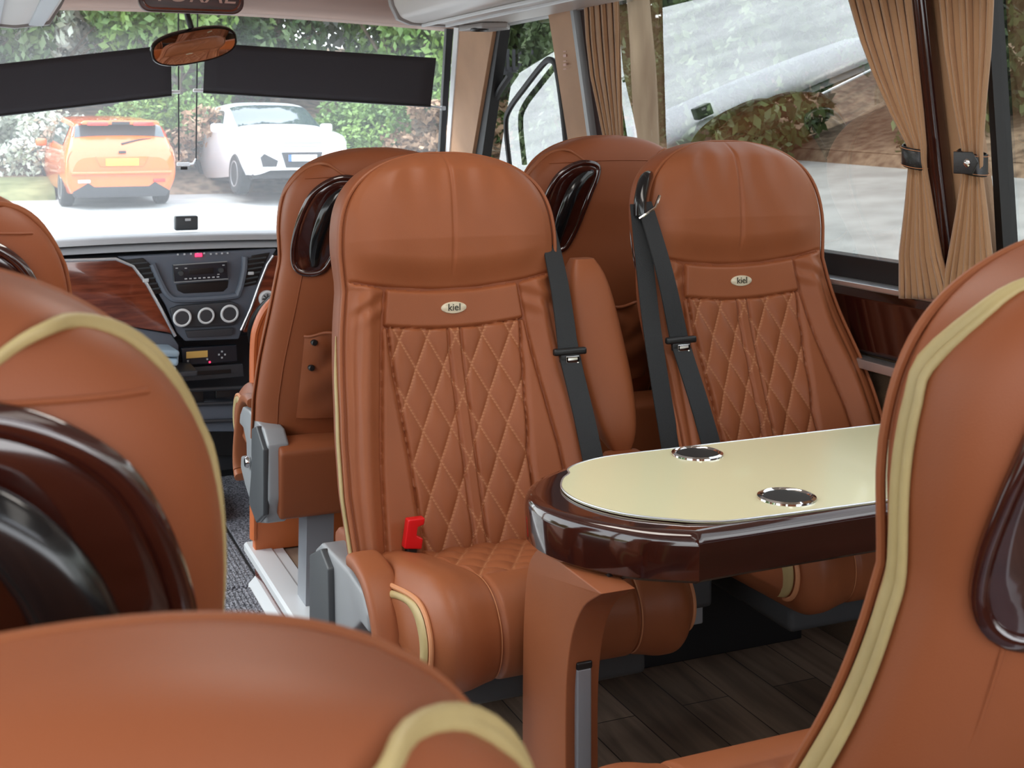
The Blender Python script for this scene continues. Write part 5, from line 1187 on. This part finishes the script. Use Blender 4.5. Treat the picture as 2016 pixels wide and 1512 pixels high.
for sd in (1, -1):
    for q in ([(3.75, 3.15), (4.75, 3.2), (4.75, 3.88), (4.05, 3.88)], [(4.83, 3.2), (5.75, 3.25), (5.72, 3.88), (4.83, 3.88)], [(5.85, 3.28), (6.6, 3.45), (6.25, 3.85), (5.82, 3.88)]):
        w = MB(); wb.patch(w, q, sd, 0.012); w.build('side_window', M['car_glass'], wc)
    l = MB(); wb.patch(l, [(0.75, 2.55), (1.9, 2.75), (1.95, 3.45), (0.95, 3.55)], sd, 0.012); l.build('headlamp', M['lamp_clear'], wc)
    MB().prism([(sd*0.42, 0.56), (sd*0.66, 0.68), (sd*0.72, 0.62), (sd*0.68, 0.46), (sd*0.45, 0.46)], 'y', -2.27, -2.1, 0.006).build('fog_lamp_recess', M['car_dark'], wc)
    mr_ = MB(); mr_.box((sd*1.02, -0.62, 1.18), (0.22, 0.13, 0.16), 0.05); mr_.build('wing_mirror', M['car_white'], wc)
MB().prism([(-0.36, 0.70), (0.36, 0.70), (0.28, 0.44), (-0.28, 0.44)], 'y', -2.285, -2.2, 0.006).build('lower_grille', M['car_dark'], wc)
g1 = MB(); g1.box((0, -2.262, 0.86), (0.70, 0.03, 0.028), 0.005).box((0, -2.268, 0.80), (0.62, 0.03, 0.02), 0.005); g1.build('upper_grille', M['grey'], wc)
pl_ = MB().box((0.0, -2.30, 0.60), (0.50, 0.015, 0.11), 0.004).build('number_plate', M['plate_white'], wc); MB().box((-0.225, -2.309, 0.60), (0.05, 0.006, 0.11)).build('plate_band', M['plate_blue'], pl_)
MB().box((0, 0, 0.33), (1.6, 4.1, 0.14), 0.03).build('underbody', M['car_dark'], wc)
for x in (-0.83, 0.83):
    for y in (-1.42, 1.28): wheel(wc, x, y, 0.36, 0.23)
wc.location = (4.85, 23.2, ground_z(4.85, 23.2)); wc.rotation_euler = (math.radians(-2.5), 0, math.radians(5))
# ================================================================== light, sky, camera
w = bpy.data.worlds.new('World'); scn.world = w; w.use_nodes = True; nt = w.node_tree; bg = nt.nodes['Background']
tc = nt.nodes.new('ShaderNodeTexCoord'); sp = nt.nodes.new('ShaderNodeSeparateXYZ'); nt.links.new(tc.outputs['Generated'], sp.inputs[0])
rp = nt.nodes.new('ShaderNodeValToRGB'); rp.color_ramp.elements[0].position = 0.0; rp.color_ramp.elements[1].position = 0.7
rp.color_ramp.elements[0].color = (0.95, 0.98, 1.0, 1); rp.color_ramp.elements[1].color = (0.80, 0.88, 1.0, 1)
nt.links.new(sp.outputs[2], rp.inputs[0]); nt.links.new(rp.outputs[0], bg.inputs[0]); bg.inputs[1].default_value = SKY = 6.0
def look(o, d): o.rotation_euler = Vector(d).to_track_quat('-Z', 'Y').to_euler()
sl = bpy.data.lights.new('sun', 'SUN'); sl.energy = 6.0; sl.angle = math.radians(22); sl.color = (1.0, 0.96, 0.90)
so = bpy.data.objects.new('sun', sl); COL.objects.link(so); look(so, (0.55, -0.42, -0.72))
# unseen fill lamps added at the ceiling to brighten table, cushions and cabin
for i, y in enumerate((0.0, 1.75)):
    t = thing('fill_lamp', ['added unseen fill lamp over the aisle above the camera', 'added unseen fill lamp over the aisle above the table'][i], 'lamp', (0.72, y, 1.955))
    MB().box((0, 0, 0), (0.34, 1.3, 0.025), 0.01).build('fill_diffuser', mat('fill_lamp_diffuser', (0.9, 0.9, 0.88), 0.4, emit=((1, 0.95, 0.88), 1.5)), t)
    al = bpy.data.lights.new('fill_light', 'AREA'); al.shape = 'RECTANGLE'; al.size = 0.32; al.size_y = 1.25; al.energy = (0.5, 9.0)[i]; al.color = (1, 0.94, 0.86)
    ao = bpy.data.objects.new('fill_light', al); COL.objects.link(ao); ao.location = (0.72, y, 1.935)
def portal(loc, d, sx, sy):
    al = bpy.data.lights.new('portal', 'AREA'); al.shape = 'RECTANGLE'; al.size = sx; al.size_y = sy; al.cycles.is_portal = True
    ao = bpy.data.objects.new('portal', al); COL.objects.link(ao); ao.location = loc; look(ao, d)
portal((1.95, 1.8, 1.35), (-1, 0, 0), 6.4, 1.0); portal((-0.66, 1.0, 1.35), (1, 0, 0), 4.5, 1.0); portal((-0.66, 4.2, 0.9), (1, 0, 0), 1.9, 1.9); portal((0.66, 5.85, 1.3), (0, -1, 0), 2.5, 1.1); portal((0.68, -1.2, 1.27), (0, 1, 0), 2.6, 0.78)
cam = bpy.data.cameras.new('camera'); co = bpy.data.objects.new('camera', cam); COL.objects.link(co); scn.camera = co
cam.sensor_width = 36; cam.lens = F/2016*36; cam.shift_x = 0.0; cam.shift_y = -509/2016; cam.clip_start = 0.01; cam.clip_end = 200
co.location = (0, 0, H); co.rotation_euler = (PI/2, 0, -math.atan2(1048, 2464))
cam.dof.use_dof = True; cam.dof.focus_distance = 2.6; cam.dof.aperture_fstop = 16
scn.view_settings.view_transform = 'Standard'; scn.view_settings.look = 'None'; scn.view_settings.gamma = 1; scn.view_settings.exposure = -0.25
scn.cycles.use_denoising = True; scn.cycles.max_bounces = 10; scn.cycles.diffuse_bounces = 5; scn.cycles.glossy_bounces = 5; scn.cycles.transparent_max_bounces = 12; scn.cycles.sample_clamp_indirect = 6.0
scn.cycles.caustics_reflective = False; scn.cycles.caustics_refractive = False
